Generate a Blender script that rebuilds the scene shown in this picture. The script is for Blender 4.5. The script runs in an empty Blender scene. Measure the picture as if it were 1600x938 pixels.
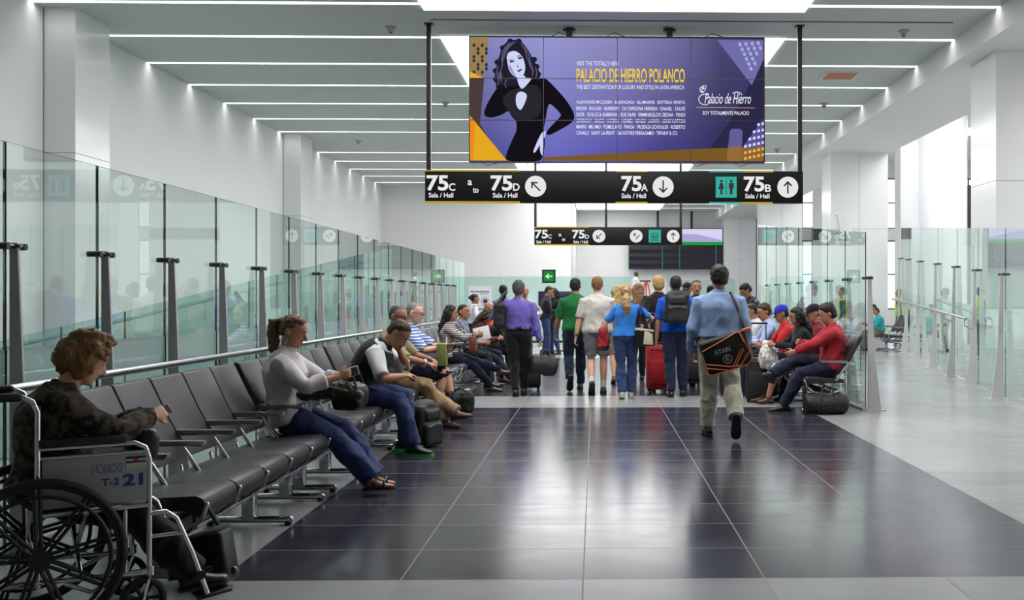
import bpy, math, random
from mathutils import Vector, Matrix, noise, Euler
random.seed(7)
SC = bpy.context.scene
COL = SC.collection
R = math.radians

# ---------------------------------------------------------------- camera, world, exposure
EYE = 1.40
cam_d = bpy.data.cameras.new('camera'); cam = bpy.data.objects.new('camera', cam_d); COL.objects.link(cam)
YAW = 1.25
cam.location = (0, 0, EYE); cam.rotation_euler = (R(90), 0, R(-YAW))
cam_d.sensor_width = 36; cam_d.lens = 36.0
cam_d.shift_x = -(965 - 800) / 1600; cam_d.shift_y = -3.0 / 1600
cam_d.clip_end = 200; cam_d.clip_start = .05
SC.camera = cam
w = bpy.data.worlds.new('world'); SC.world = w; w.use_nodes = True
w.node_tree.nodes['Background'].inputs[0].default_value = (.82, .90, .92, 1)
w.node_tree.nodes['Background'].inputs[1].default_value = 0.12
SC.view_settings.view_transform = 'Standard'; SC.view_settings.look = 'None'
SC.view_settings.exposure = 0.0; SC.view_settings.gamma = 1.0
SC.view_settings.use_curve_mapping = False
SC.cycles.max_bounces = 14; SC.cycles.transparent_max_bounces = 28
SC.cycles.diffuse_bounces = 5; SC.cycles.glossy_bounces = 6
SC.cycles.caustics_reflective = False; SC.cycles.caustics_refractive = False
SC.cycles.sample_clamp_indirect = 6.0
STRIP_E = 9.0      # strength of the slot lights
SKY_E = 4.6        # strength of the luminous ceiling panels

# ---------------------------------------------------------------- helpers
def lin(c):
    return tuple(((v / 255) / 12.92 if v / 255 <= .04045 else ((v / 255 + .055) / 1.055) ** 2.4) for v in c)

MATS = {}
def pbr(name, rgb, rough=.5, metal=0, spec=.5, emit=0, coat=0, bump=0, bscale=60, noise_c=0, nscale=8, sheen=0):
    """rgb is sRGB 0..255"""
    if name in MATS: return MATS[name]
    m = bpy.data.materials.new(name); m.use_nodes = True
    nt = m.node_tree; b = nt.nodes['Principled BSDF']
    c = lin(rgb) + (1,)
    b.inputs['Base Color'].default_value = c
    b.inputs['Roughness'].default_value = rough; b.inputs['Metallic'].default_value = metal
    b.inputs['Specular IOR Level'].default_value = spec
    b.inputs['Coat Weight'].default_value = coat
    b.inputs['Sheen Weight'].default_value = sheen
    if emit:
        b.inputs['Emission Color'].default_value = c; b.inputs['Emission Strength'].default_value = emit
    if bump or noise_c:
        tc = nt.nodes.new('ShaderNodeTexCoord')
    if bump:
        n = nt.nodes.new('ShaderNodeTexNoise'); n.inputs['Scale'].default_value = bscale; n.inputs['Detail'].default_value = 4
        nt.links.new(tc.outputs['Object'], n.inputs['Vector'])
        bp = nt.nodes.new('ShaderNodeBump'); bp.inputs['Strength'].default_value = bump; bp.inputs['Distance'].default_value = .02
        nt.links.new(n.outputs['Fac'], bp.inputs['Height']); nt.links.new(bp.outputs['Normal'], b.inputs['Normal'])
    if noise_c:
        n2 = nt.nodes.new('ShaderNodeTexNoise'); n2.inputs['Scale'].default_value = nscale; n2.inputs['Detail'].default_value = 5
        nt.links.new(tc.outputs['Object'], n2.inputs['Vector'])
        mx = nt.nodes.new('ShaderNodeMix'); mx.data_type = 'RGBA'
        mx.inputs[6].default_value = tuple(v * (1 - noise_c) for v in c[:3]) + (1,)
        mx.inputs[7].default_value = tuple(min(1, v * (1 + noise_c)) for v in c[:3]) + (1,)
        nt.links.new(n2.outputs['Fac'], mx.inputs[0]); nt.links.new(mx.outputs[2], b.inputs['Base Color'])
    MATS[name] = m; return m

def emis(name, rgb, s=1.0):
    if name in MATS: return MATS[name]
    m = bpy.data.materials.new(name); m.use_nodes = True; nt = m.node_tree
    nt.nodes.remove(nt.nodes['Principled BSDF'])
    e = nt.nodes.new('ShaderNodeEmission'); e.inputs[0].default_value = lin(rgb) + (1,); e.inputs[1].default_value = s
    nt.links.new(e.outputs[0], nt.nodes['Material Output'].inputs[0]); MATS[name] = m; return m

def glass_mat(name, tint, milk=0.0, milkc=(.75, .88, .84), ior=1.5):
    """thin sheet glass: tinted pass-through plus a fresnel mirror, optional milky print"""
    m = bpy.data.materials.new(name); m.use_nodes = True; nt = m.node_tree
    nt.nodes.remove(nt.nodes['Principled BSDF'])
    tr = nt.nodes.new('ShaderNodeBsdfTransparent'); tr.inputs[0].default_value = tint + (1,)
    gl = nt.nodes.new('ShaderNodeBsdfGlossy'); gl.inputs['Roughness'].default_value = .0; gl.inputs[0].default_value = (.86, .97, .93, 1)
    fr = nt.nodes.new('ShaderNodeFresnel'); fr.inputs[0].default_value = ior
    geo = nt.nodes.new('ShaderNodeNewGeometry')
    mf = nt.nodes.new('ShaderNodeMath'); mf.operation = 'SUBTRACT'; mf.inputs[0].default_value = 1.0
    nt.links.new(geo.outputs['Backfacing'], mf.inputs[1])
    mm = nt.nodes.new('ShaderNodeMath'); mm.operation = 'MULTIPLY'
    nt.links.new(fr.outputs[0], mm.inputs[0]); nt.links.new(mf.outputs[0], mm.inputs[1])
    m15 = nt.nodes.new('ShaderNodeMath'); m15.operation = 'MULTIPLY'; m15.inputs[1].default_value = 1.35; m15.use_clamp = True
    nt.links.new(mm.outputs[0], m15.inputs[0])
    df = nt.nodes.new('ShaderNodeBsdfDiffuse'); df.inputs[0].default_value = milkc + (1,)
    tl = nt.nodes.new('ShaderNodeBsdfTranslucent'); tl.inputs[0].default_value = milkc + (1,)
    ad = nt.nodes.new('ShaderNodeMixShader'); ad.inputs[0].default_value = .5
    nt.links.new(df.outputs[0], ad.inputs[1]); nt.links.new(tl.outputs[0], ad.inputs[2])
    m1 = nt.nodes.new('ShaderNodeMixShader'); m1.inputs[0].default_value = milk
    nt.links.new(tr.outputs[0], m1.inputs[1]); nt.links.new(ad.outputs[0], m1.inputs[2])
    m2 = nt.nodes.new('ShaderNodeMixShader'); nt.links.new(m15.outputs[0], m2.inputs[0])
    nt.links.new(m1.outputs[0], m2.inputs[1]); nt.links.new(gl.outputs[0], m2.inputs[2])
    nt.links.new(m2.outputs[0], nt.nodes['Material Output'].inputs[0])
    MATS[name] = m; return m

class MB:
    """collects closed shapes, then links them as ONE mesh object"""
    def __init__(s): s.v = []; s.f = []
    def add(s, vs, fs):
        o = len(s.v); s.v += [tuple(v) for v in vs]; s.f += [tuple(i + o for i in f) for f in fs]; return s
    def box(s, c, d, rot=None):
        hx, hy, hz = d[0] / 2, d[1] / 2, d[2] / 2
        vs = [Vector((x, y, z)) for x in (-hx, hx) for y in (-hy, hy) for z in (-hz, hz)]
        if rot: M = Euler(rot).to_matrix(); vs = [M @ v for v in vs]
        c = Vector(c); vs = [v + c for v in vs]
        return s.add(vs, [(0, 1, 3, 2), (4, 6, 7, 5), (0, 4, 5, 1), (2, 3, 7, 6), (0, 2, 6, 4), (1, 5, 7, 3)])
    def b2(s, p, q):
        return s.box([(a + b) / 2 for a, b in zip(p, q)], [abs(b - a) for a, b in zip(p, q)])
    def rings(s, rs, caps=True):
        n = len(rs[0]); vs = [p for r in rs for p in r]; fs = []
        for k in range(len(rs) - 1):
            for i in range(n):
                j = (i + 1) % n; fs.append((k * n + i, k * n + j, (k + 1) * n + j, (k + 1) * n + i))
        if caps:
            fs.append(tuple(reversed(range(n)))); fs.append(tuple(range((len(rs) - 1) * n, len(rs) * n)))
        return s.add(vs, fs)
    def loft(s, secs, n=16):
        """secs: (centre, u, v, ru, rv)"""
        rs = []
        for c, u, v, ru, rv in secs:
            c = Vector(c); rs.append([c + u * (ru * math.cos(2 * math.pi * i / n)) + v * (rv * math.sin(2 * math.pi * i / n)) for i in range(n)])
        return s.rings(rs)
    def tube(s, pts, r, n=10, round_ends=False, closed=False):
        pts = [Vector(p) for p in pts]; m = len(pts)
        rad = [r] * m if not isinstance(r, (list, tuple)) else list(r)
        if round_ends:
            d0 = (pts[0] - pts[1]).normalized(); d1 = (pts[-1] - pts[-2]).normalized(); r0, r1 = rad[0], rad[-1]
            pts = [pts[0] + d0 * r0 * .95, pts[0] + d0 * r0 * .6] + pts + [pts[-1] + d1 * r1 * .6, pts[-1] + d1 * r1 * .95]
            rad = [r0 * .3, r0 * .8] + rad + [r1 * .8, r1 * .3]; m = len(pts)
        T = []
        for i in range(m):
            a = pts[i - 1] if (i > 0 or closed) else pts[i]; b = pts[(i + 1) % m] if (i < m - 1 or closed) else pts[i]
            t = (b - a); T.append(t.normalized() if t.length > 1e-9 else Vector((0, 0, 1)))
        u = T[0].orthogonal().normalized(); rs = []
        for i in range(m):
            u = (u - T[i] * u.dot(T[i]))
            u = u.normalized() if u.length > 1e-6 else T[i].orthogonal().normalized()
            v = T[i].cross(u)
            rs.append([pts[i] + u * (rad[i] * math.cos(2 * math.pi * k / n)) + v * (rad[i] * math.sin(2 * math.pi * k / n)) for k in range(n)])
        if closed:
            # close with the best-matching twist
            k0 = min(range(n), key=lambda k: (rs[0][k] - rs[-1][0]).length)
            last = [rs[0][(k + k0) % n] for k in range(n)]
            vs = [p for r_ in rs for p in r_]; N = len(rs); fs = []
            for k in range(N - 1):
                for i in range(n): j = (i + 1) % n; fs.append((k * n + i, k * n + j, (k + 1) * n + j, (k + 1) * n + i))
            for i in range(n): j = (i + 1) % n; fs.append(((N - 1) * n + i, (N - 1) * n + j, (j + k0) % n, (i + k0) % n))
            return s.add(vs, fs)
        return s.rings(rs)
    def ell(s, c, r, rot=None, n=16, m=10):
        c = Vector(c); M = rot if rot is not None else Matrix.Identity(3); rs = []
        for j in range(m + 1):
            a = math.pi * (j + .0) / m; a = min(max(a, .12), math.pi - .12); z = -math.cos(a); q = math.sin(a)
            rs.append([c + M @ Vector((r[0] * q * math.cos(2 * math.pi * i / n), r[1] * q * math.sin(2 * math.pi * i / n), r[2] * z)) for i in range(n)])
        return s.rings(rs)
    def prism(s, poly, depth, fr):
        """poly 2-D points; fr(x,y,z)->3-D, extruded z=0..depth"""
        n = len(poly); vs = [fr(x, y, 0) for x, y in poly] + [fr(x, y, depth) for x, y in poly]
        fs = [tuple(range(n)), tuple(reversed(range(n, 2 * n)))] + [(i, i + n, (i + 1) % n + n, (i + 1) % n) for i in range(n)]
        return s.add(vs, fs)
    def mesh(s, name):
        me = bpy.data.meshes.new(name); me.from_pydata([tuple(v) for v in s.v], [], s.f); return me
    def build(s, name, mat, parent=None, smooth=40, bevel=0, fix=True):
        me = s.mesh(name)
        if fix:
            import bmesh
            bm = bmesh.new(); bm.from_mesh(me); bmesh.ops.recalc_face_normals(bm, faces=bm.faces)
            if bevel:
                es = [e for e in bm.edges if len(e.link_faces) == 2 and e.calc_face_angle(0) > .6]
                bmesh.ops.bevel(bm, geom=es, offset=bevel, segments=2, profile=.5, affect='EDGES', clamp_overlap=True)
            bm.to_mesh(me); bm.free()
        if smooth:
            me.shade_smooth(); me.set_sharp_from_angle(angle=R(smooth))
        return link(me, name, mat, parent)

def link(me, name, mat, parent=None):
    if isinstance(mat, (list, tuple)):
        for m in mat: me.materials.append(m)
    else: me.materials.append(mat)
    o = bpy.data.objects.new(name, me); COL.objects.link(o)
    if parent is not None: o.parent = parent
    return o

def tag(o, label=None, cat=None, group=None, kind=None):
    if label: o['label'] = label
    if cat: o['category'] = cat
    if group: o['group'] = group
    if kind: o['kind'] = kind
    return o
def thing(name, label, cat, loc=(0, 0, 0), rz=0, group=None):
    o = bpy.data.objects.new(name, None); COL.objects.link(o); o.empty_display_size = .1
    o.location = loc; o.rotation_euler = (0, 0, R(rz)); return tag(o, label, cat, group)
def struct(name, mb, mat, label=None, **k):
    o = mb.build(name, mat, None, **k); o['kind'] = 'structure'
    if label: o['label'] = label
    return o
def box(name, p, q, mat, parent=None, bevel=0):
    return MB().b2(p, q).build(name, mat, parent, bevel=bevel)
def copy_tree(o, parent=None):
    c = o.copy(); COL.objects.link(c)
    if parent is not None: c.parent = parent; c.matrix_parent_inverse = o.matrix_parent_inverse
    for ch in list(o.children): copy_tree(ch, c)
    return c

def glyph(text, bold=0.0, shear=0.0):
    """flat glyph outline mesh data of a text, lower-left at its own bbox"""
    cu = bpy.data.curves.new('t', 'FONT'); cu.body = text; cu.offset = bold; cu.shear = shear; cu.resolution_u = 4
    ob = bpy.data.objects.new('t', cu); COL.objects.link(ob)
    dg = bpy.context.evaluated_depsgraph_get(); ev = ob.evaluated_get(dg); me = ev.to_mesh()
    vs = [v.co.copy() for v in me.vertices]; fs = [tuple(p.vertices) for p in me.polygons]
    ev.to_mesh_clear(); bpy.data.objects.remove(ob); bpy.data.curves.remove(cu)
    return vs, fs
def put_text(mb, text, x0, y0, x1, y1, fr, bold=.0, shear=0, z=0.0):
    """fit text into the 2-D box; fr maps (x,y,z) to 3-D"""
    vs, fs = glyph(text, bold, shear)
    if not vs: return
    ax, bx = min(v.x for v in vs), max(v.x for v in vs); ay, by = min(v.y for v in vs), max(v.y for v in vs)
    mb.add([fr(x0 + (v.x - ax) / (bx - ax) * (x1 - x0), y0 + (v.y - ay) / (by - ay) * (y1 - y0), z) for v in vs], fs)
def disc(n=32, cx=0, cy=0, r=1): return [(cx + r * math.cos(2 * math.pi * i / n), cy + r * math.sin(2 * math.pi * i / n)) for i in range(n)]

M_white = pbr('white wall panel', (226, 227, 228), .45, spec=.3)
M_wall2 = pbr('white painted wall', (222, 222, 221), .6, spec=.3)
M_gloss = pbr('glossy white column cladding', (228, 229, 231), .16, spec=.5)
M_seam = pbr('dark panel seam', (95, 95, 97), .7)
M_ceil = pbr('pale grey ceiling board', (196, 203, 200), .8, spec=.15)
M_soff = pbr('white soffit', (224, 224, 224), .6)
M_black = pbr('black satin', (18, 18, 20), .4)
M_steel = pbr('brushed steel', (175, 175, 178), .28, metal=1)
M_chrome = pbr('chrome tube', (215, 215, 220), .1, metal=1)
M_post = pbr('grey painted post', (196, 194, 194), .5)
M_clamp = pbr('dark steel clamp', (90, 88, 86), .3, metal=1)
M_glass = glass_mat('greenish sheet glass', (.925, .968, .955), .05)
M_glass2 = glass_mat('green ramp glass', (.80, .91, .885), .10, (.62, .84, .79))
M_frost = glass_mat('frosted band', (.8, .9, .88), .55, (.80, .90, .90))
M_edge = pbr('dark glass joint', (30, 58, 54), .3)
# ---------------------------------------------------------------- the floor
def floor_material():
    m = bpy.data.materials.new('porcelain floor tiles'); m.use_nodes = True; nt = m.node_tree
    b = nt.nodes['Principled BSDF']; L = nt.links.new
    geo = nt.nodes.new('ShaderNodeNewGeometry'); sp = nt.nodes.new('ShaderNodeSeparateXYZ'); L(geo.outputs['Position'], sp.inputs[0])
    def M(op, a, b_=None, c=None, clamp=False):
        n = nt.nodes.new('ShaderNodeMath'); n.operation = op; n.use_clamp = clamp
        for i, v in enumerate((a, b_, c)):
            if v is None: continue
            if isinstance(v, (int, float)): n.inputs[i].default_value = v
            else: L(v, n.inputs[i])
        return n.outputs[0]
    X, Y = sp.outputs['X'], sp.outputs['Y']
    PX, PY = .905, .62
    tx = M('DIVIDE', M('ADD', X, 1.87 + 90.5), PX); ty = M('DIVIDE', M('ADD', Y, 62 - 5.10), PY)
    fx = M('FRACT', tx); fy = M('FRACT', ty)
    def line(f, w):   # 1 on the grout
        return M('LESS_THAN', M('MINIMUM', f, M('SUBTRACT', 1.0, f)), w)
    gx = line(fx, .0042); gy = line(fy, .0062)
    grout = M('MAXIMUM', gx, gy)
    def between(v, a, b2): return M('MULTIPLY', M('GREATER_THAN', v, a), M('LESS_THAN', v, b2))
    inx = between(X, -1.87, 2.655)
    iny = M('MAXIMUM', between(Y, 5.10, 13.10), between(Y, 14.65, 24.0))
    dark = M('MULTIPLY', inx, iny)
    cell = nt.nodes.new('ShaderNodeCombineXYZ'); L(M('FLOOR', tx), cell.inputs[0]); L(M('FLOOR', ty), cell.inputs[1])
    wn = nt.nodes.new('ShaderNodeTexWhiteNoise'); wn.noise_dimensions = '3D'; L(cell.outputs[0], wn.inputs['Vector'])
    tc = nt.nodes.new('ShaderNodeTexNoise'); tc.inputs['Scale'].default_value = 2.2; tc.inputs['Detail'].default_value = 6
    mp = nt.nodes.new('ShaderNodeMapping'); mp.inputs['Scale'].default_value = (1, 2.2, 1)
    L(geo.outputs['Position'], mp.inputs[0]); L(mp.outputs[0], tc.inputs['Vector'])
    def mix(f, a, b2):
        n = nt.nodes.new('ShaderNodeMix'); n.data_type = 'RGBA'
        L(f, n.inputs[0]) if not isinstance(f, float) else setattr(n.inputs[0], 'default_value', f)
        for i, v in ((6, a), (7, b2)):
            if isinstance(v, tuple): n.inputs[i].default_value = v + (1,)
            else: L(v, n.inputs[i])
        return n.outputs[2]
    light_t = mix(M('MULTIPLY', M('ADD', wn.outputs['Value'], tc.outputs['Fac']), .5), lin((138, 139, 140)), lin((168, 168, 168)))
    dark_t = mix(M('MULTIPLY', M('ADD', wn.outputs['Value'], tc.outputs['Fac']), .5), lin((32, 31, 42)), lin((60, 59, 72)))
    tile = mix(dark, light_t, dark_t)
    col = mix(grout, tile, mix(dark, lin((112, 112, 110)), lin((120, 120, 122))))
    L(col, b.inputs['Base Color'])
    rg = M('ADD', .125, M('MULTIPLY', tc.outputs['Fac'], .12)); rg2 = M('ADD', rg, M('MULTIPLY', grout, .4))
    rl = M('ADD', rg2, M('MULTIPLY', M('SUBTRACT', 1.0, dark), .035))
    L(rl, b.inputs['Roughness']); b.inputs['Specular IOR Level'].default_value = .5
    return m
FX0, FX1, FY0, FY1 = -8.36, 17.0, -3.0, 54.0
struct('floor', MB().b2((FX0 - .3, FY0, -.2), (FX1 + .3, FY1, 0)), floor_material(), 'polished grey tile floor with a dark central carpet of tiles', smooth=0)

CZ = 5.80; XL = -8.36; XR = 6.10; SOFF = 5.40
STRIPS = [7.4, 9.4, 11.4, 13.4, 15.36, 17.34, 19.33, 21.3, 23.3, 25.3, 27.26, 31.1, 33.1, 35.1, 37.1, 39.1, 43.4, 45.6, 47.8, 50.0]
PANELS = [(8.0, 15.6), (17.2, 28.6), (30.2, 40.0), (42.4, 50.6)]   # luminous panels
PX0, PX1 = -2.60, 3.20
SLOT = .13
def ceiling():
    # board with real slots: bands between the strips, sides of the luminous panels
    mb = MB(); T = .30
    def band(x0, x1, ya, yb): mb.b2((x0, ya, CZ), (x1, yb, CZ + T))
    ys = [FY0]
    for y in STRIPS: ys += [y - SLOT / 2, y + SLOT / 2]
    ys.append(52.4)
    for i in range(0, len(ys), 2):
        band(XL - .2, PX0, ys[i], ys[i + 1]); band(PX1, XR, ys[i], ys[i + 1])
    for (a, b) in zip([FY0] + [p[1] for p in PANELS], [p[0] for p in PANELS] + [52.4]): band(PX0, PX1, a, b)
    mb.b2((XL - .2, FY0, CZ + T), (XR + .05, 52.4, CZ + T + .03))
    return struct('ceiling', mb, M_ceil, 'pale grey ceiling of boards between slot lights', smooth=0)
ceiling()
M_strip = emis('slot light diffuser', (255, 252, 250), STRIP_E)
M_panel = emis('luminous ceiling panel', (255, 255, 255), SKY_E)
def strip_light(x0, x1, y, label, group):
    t = thing('ceiling_light', label, 'ceiling light', ((x0 + x1) / 2, y, CZ), 0, group)
    h = (x1 - x0) / 2
    MB().b2((-h, -SLOT / 2 + .004, .06), (h, SLOT / 2 - .004, .075)).build('light_diffuser', M_strip, t, smooth=0)
    MB().b2((-h, -SLOT / 2 + .001, .075), (h, SLOT / 2 - .001, .12)).build('light_housing', M_soff, t, smooth=0)
for y in STRIPS:
    if y < 40: strip_light(XL + .02, PX0 - .002, y, 'thin white slot light in the ceiling left of the luminous panels', 'slot lights running to the left wall')
    strip_light(PX1 + .002, XR - .02, y, 'thin white slot light in the ceiling right of the luminous panels', 'slot lights running to the right bulkhead')
plab = ['nearest wide luminous ceiling panel, cut by the top of the photo', 'wide luminous ceiling panel behind the hanging video wall',
        'wide luminous ceiling panel seen between the video wall and the direction signs', 'farthest wide luminous ceiling panel, above the flight board']
for (a, b), l in zip(PANELS, plab):
    t = thing('luminous_panel', l, 'ceiling light', (.3, (a + b) / 2, CZ))
    hh = (b - a) / 2; px0 = PX0 if b < 41 else -.9
    MB().b2((px0 - .3, -hh, -.03), (PX1 - .3, hh, -.012)).build('light_diffuser', M_panel, t, smooth=0)
    MB().b2((px0 - .3, -hh, -.012), (PX1 - .3, hh, -.001)).build('light_housing', M_soff, t, smooth=0)

# walls
def seams(mb, faces):
    for p, q in faces: mb.b2(p, q)
wl = MB().b2((XL - .3, FY0, 0), (XL, 40.2, CZ + .4)); struct('wall_left', wl, M_white, 'tall white wall behind the left glass barrier', smooth=0)
struct('wall_rear', MB().b2((XL - .3, 40.2, 0), (-.95, 40.5, CZ + .4)).b2((-1.25, 40.5, 0), (-.95, 52.3, CZ + .4)), M_wall2, 'large plain white wall closing the hall on the left', smooth=0)
struct('wall_far', MB().b2((-1.25, 52.3, 0), (8.2, 52.6, CZ + .4)), M_wall2, 'farthest grey white wall behind the flight board', smooth=0)
# columns
for i, y in enumerate((15.7, 27.6)):
    struct('column', MB().b2((XL - .05, y, 0), (-7.88, y + 1.1, CZ + .02)), M_gloss, 'glossy white pilaster on the left wall', smooth=0)
    mb = MB().b2((XL, y - .004, 0), (XL + .012, y, CZ)).b2((XL, y - .004, 3.6), (-7.88, y + .0, 3.606)); mb.b2((-7.881, y, 3.6), (-7.876, y + 1.1, 3.606))
    struct('trim_%d' % (i + 1), mb, M_seam, smooth=0)
for i, y in enumerate((16.4, 28.0, 39.7, 51.2)):
    mb = MB().b2((6.47, y, 0), (8.05, y + 1.1, SOFF + .05)); struct('column', mb, M_gloss, 'glossy white clad column under the right bulkhead', smooth=0)
    struct('trim_%d' % (i + 3), MB().b2((7.25, y - .003, 0), (7.256, y, SOFF)).b2((6.467, y, 3.3), (6.47, y + 1.1, 3.306)).b2((6.467, y - .003, 3.3), (8.05, y, 3.304)), M_seam, smooth=0)
mb = MB(); n = 40
mb.rings([[Vector((10.46 + .84 * math.cos(2 * math.pi * k / n), 31.0 + .82 * math.sin(2 * math.pi * k / n), z)) for k in range(n)] for z in (0, 7.4)])
struct('column', mb, M_gloss, 'big round white column standing beyond the right bulkhead')
struct('column', MB().b2((9.18, 30.6, 0), (9.8, 31.2, 7.3)), pbr('grey column flank', (205, 206, 208), .5), 'flat grey flank panel beside the round column', smooth=0)
# bulkhead on the right: vertical face and underside
struct('beam', MB().b2((XR, FY0, SOFF), (8.1, 52.3, 7.4)), M_soff, 'white bulkhead running down the right side of the ceiling', smooth=0)
# the hall beyond, right
struct('ceiling_hall', MB().b2((8.1, FY0, 7.3), (17.2, 54, 7.5)), M_soff, 'high ceiling of the side hall', smooth=0)
struct('wall_right', MB().b2((17, FY0, 0), (17.3, 54, 7.4)), M_wall2, 'white wall of the side hall', smooth=0)
def window_wall():
    y = 44.0; mb = MB()
    mb.b2((8.2, y, 0), (17, y + .3, .9)).b2((8.2, y, 6.6), (17, y + .3, 7.4)).b2((8.2, y, 3.9), (17, y + .3, 4.4))
    for xa, xb in ((8.2, 8.5), (9.4, 12.6), (13.6, 15.7), (16.7, 17.0)): mb.b2((xa, y, 0), (xb, y + .3, 7.4))
    struct('wall_hall_far', mb, M_wall2, 'end wall of the side hall with tall bright windows', smooth=0)
    k = 0
    day = emis('overcast daylight behind the glass', (232, 242, 248), 1.6)
    for x, w_ in ((8.5, .9), (12.6, 1.0), (15.7, 1.0)):
        for (z0, z1) in ((.9, 3.9), (4.4, 6.6)):
            k += 1
            o = thing('window_%d' % k, None, None, (x, y + .15, z0)); o['kind'] = 'structure'
            MB().b2((0, 0, 0), (w_, .02, z1 - z0)).build('pane', day, o, smooth=0)
            f = MB()
            for (p, q) in (((0, -.04, 0), (w_, 0, .06)), ((0, -.04, z1 - z0 - .06), (w_, 0, z1 - z0)), ((w_ / 2 - .025, -.04, 0), (w_ / 2 + .025, 0, z1 - z0)), ((0, -.04, (z1 - z0) / 2), (w_, 0, (z1 - z0) / 2 + .05))): f.b2(p, q)
            f.build('window_frame', M_clamp, o, smooth=0)
window_wall()
struct('door_1', MB().b2((11.28, 31.0, 0), (11.62, 31.1, 4.85)), pbr('black door panel', (22, 22, 26), .3), 'tall narrow black panel beside the round column', smooth=0)
# hidden end behind the camera keeps the hall closed
struct('wall_behind', MB().b2((XL - .3, FY0 - .3, 0), (17.3, FY0, 7.5)), pbr('dim wall behind', (120, 122, 124), .8), 'wall behind the camera', smooth=0)

# ramps behind the glass barriers
def ramp(x0, x1, ya, yb, z0, z1, label):
    mb = MB(); vs = [(x0, ya, 0), (x1, ya, 0), (x1, yb, 0), (x0, yb, 0), (x0, ya, z0), (x1, ya, z0), (x1, yb, z1), (x0, yb, z1)]
    mb.add([Vector(v) for v in vs], [(0, 3, 2, 1), (4, 5, 6, 7), (0, 1, 5, 4), (1, 2, 6, 5), (2, 3, 7, 6), (3, 0, 4, 7)])
    struct('ramp_floor', mb, pbr('ramp stringer', (168, 178, 174), .5), label, smooth=0)
ramp(-7.8, -5.02, 9.0, 26.0, .01, 1.55, 'pale ramp rising behind the left glass barrier')
ramp(5.02, 6.3, 28.5, 39.5, .02, 1.0, 'pale ramp rising behind the right columns')
ramp(1.9, 6.2, 46.2, 52.2, 1.0, 1.0, 'raised landing under the flight board')

# ---------------------------------------------------------------- glass barriers
def post_parts(par, x, y, sgn, axis='x', z1=1.70, zb=.0):
    """tapered fin standing off the glass towards sgn; a steel clamp at its head"""
    t = .022
    def fr(a, z, d):
        return Vector((x + sgn * a, y + d - t / 2, z))
    mb = MB().prism([(.03, zb), (.20, zb), (.115, .7), (.075, z1), (.03, z1)], t, lambda a, z, d: fr(a, z, d))
    p = mb.build('post', M_post, par, smooth=0, bevel=.004)
    mb = MB().tube([(x - sgn * .03, y, z1 - .02), (x + sgn * .085, y, z1 - .02)], .012, 10).tube([(x + sgn * .055, y - .085, z1 - .02), (x + sgn * .055, y + .085, z1 - .02)], .013, 10)
    for dy in (-.085, .085): mb.tube([(x - sgn * .018, y + dy, z1 - .02), (x + sgn * .07, y + dy, z1 - .02)], .019, 12)
    mb.build('clamp', M_clamp, p)
    MB().b2((x + sgn * .015, y - .05, zb), (x + sgn * .235, y + .05, zb + .012)).build('base_plate', M_post, p, smooth=0)

def panel(par, p, q, zt_p, zt_q, name='glass_panel', mat=None, z0=.03, th=.012, gap=.007, mats=None):
    """upright sheet between plan points p,q"""
    p, q = Vector((p[0], p[1], 0)), Vector((q[0], q[1], 0)); d = (q - p); L_ = d.length; d.normalize(); nrm = Vector((-d.y, d.x, 0))
    a = p + d * gap; b = q - d * gap; vs = []
    for zz in ((z0, z0), (zt_p, zt_q)):
        for c, k in ((a, 0), (b, 1)):
            for s in (-1, 1): vs.append(c + nrm * s * th / 2 + Vector((0, 0, zz[k])))
    mb = MB().add(vs, [(0, 1, 3, 2), (4, 6, 7, 5), (0, 2, 6, 4), (1, 5, 7, 3), (0, 4, 5, 1), (2, 3, 7, 6)])
    o = mb.build(name, mat or M_glass, par, smooth=0)
    me = o.data; me.materials.append(M_edge)
    for pl in me.polygons:
        if abs(pl.normal.dot(nrm)) < .5: pl.material_index = 1
    return o
def band(par, p, q, z0, z1, th=.015, gap=.01):
    o = panel(par, p, q, z1, z1, 'frosted_band', M_frost, z0, th, gap); return o

GX = -3.20
t = thing('glass_barrier', 'long glass barrier with grey fin posts running behind the left row of seats', 'glass barrier', (0, 0, 0))
ys = [5.62 + 1.03 * k for k in range(-5, 20)]
for a, b in zip(ys, ys[1:]):
    panel(t, (GX, a), (GX, b), 2.25, 2.25); band(t, (GX, a), (GX, b), .90, 1.12)
for y in ys[1:-2]: post_parts(t, GX, y, 1)
panel(t, (GX - .02, ys[-1] + .05), (GX - .62, ys[-1] + .05), 2.25, 2.25)
MB().tube([(-2.98, ys[0], .935), (-2.98, ys[-1] - 1.2, .935)], .024, 14, round_ends=True).build('handrail', M_steel, t)
for y in ys[1:-2]:
    MB().tube([(-2.98, y + .5, .915), (-2.98, y + .5, .87), (-3.03, y + .5, .83), (-3.19, y + .5, .80)], .008, 8).build('rail_bracket', M_steel, t)
MB().b2((GX - .05, ys[0], 0), (GX + .04, ys[-1], .03)).build('floor_channel', M_post, t, smooth=0)

t = thing('glass_barrier', 'sloping glass balustrade of the ramp seen through the left barrier', 'glass barrier', (0, 0, 0))
yy = [4.5 + 1.3 * k for k in range(17)]
for a, b in zip(yy, yy[1:]): panel(t, (-5.0, a), (-5.0, b), 1.08 + (a - 9.2) * .098, 1.08 + (b - 9.2) * .098, mat=M_glass2, th=.014)
MB().tube([(-5.06, 5.0, .62), (-5.06, 25.0, 2.4)], .02, 10).build('handrail', M_steel, t)

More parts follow.
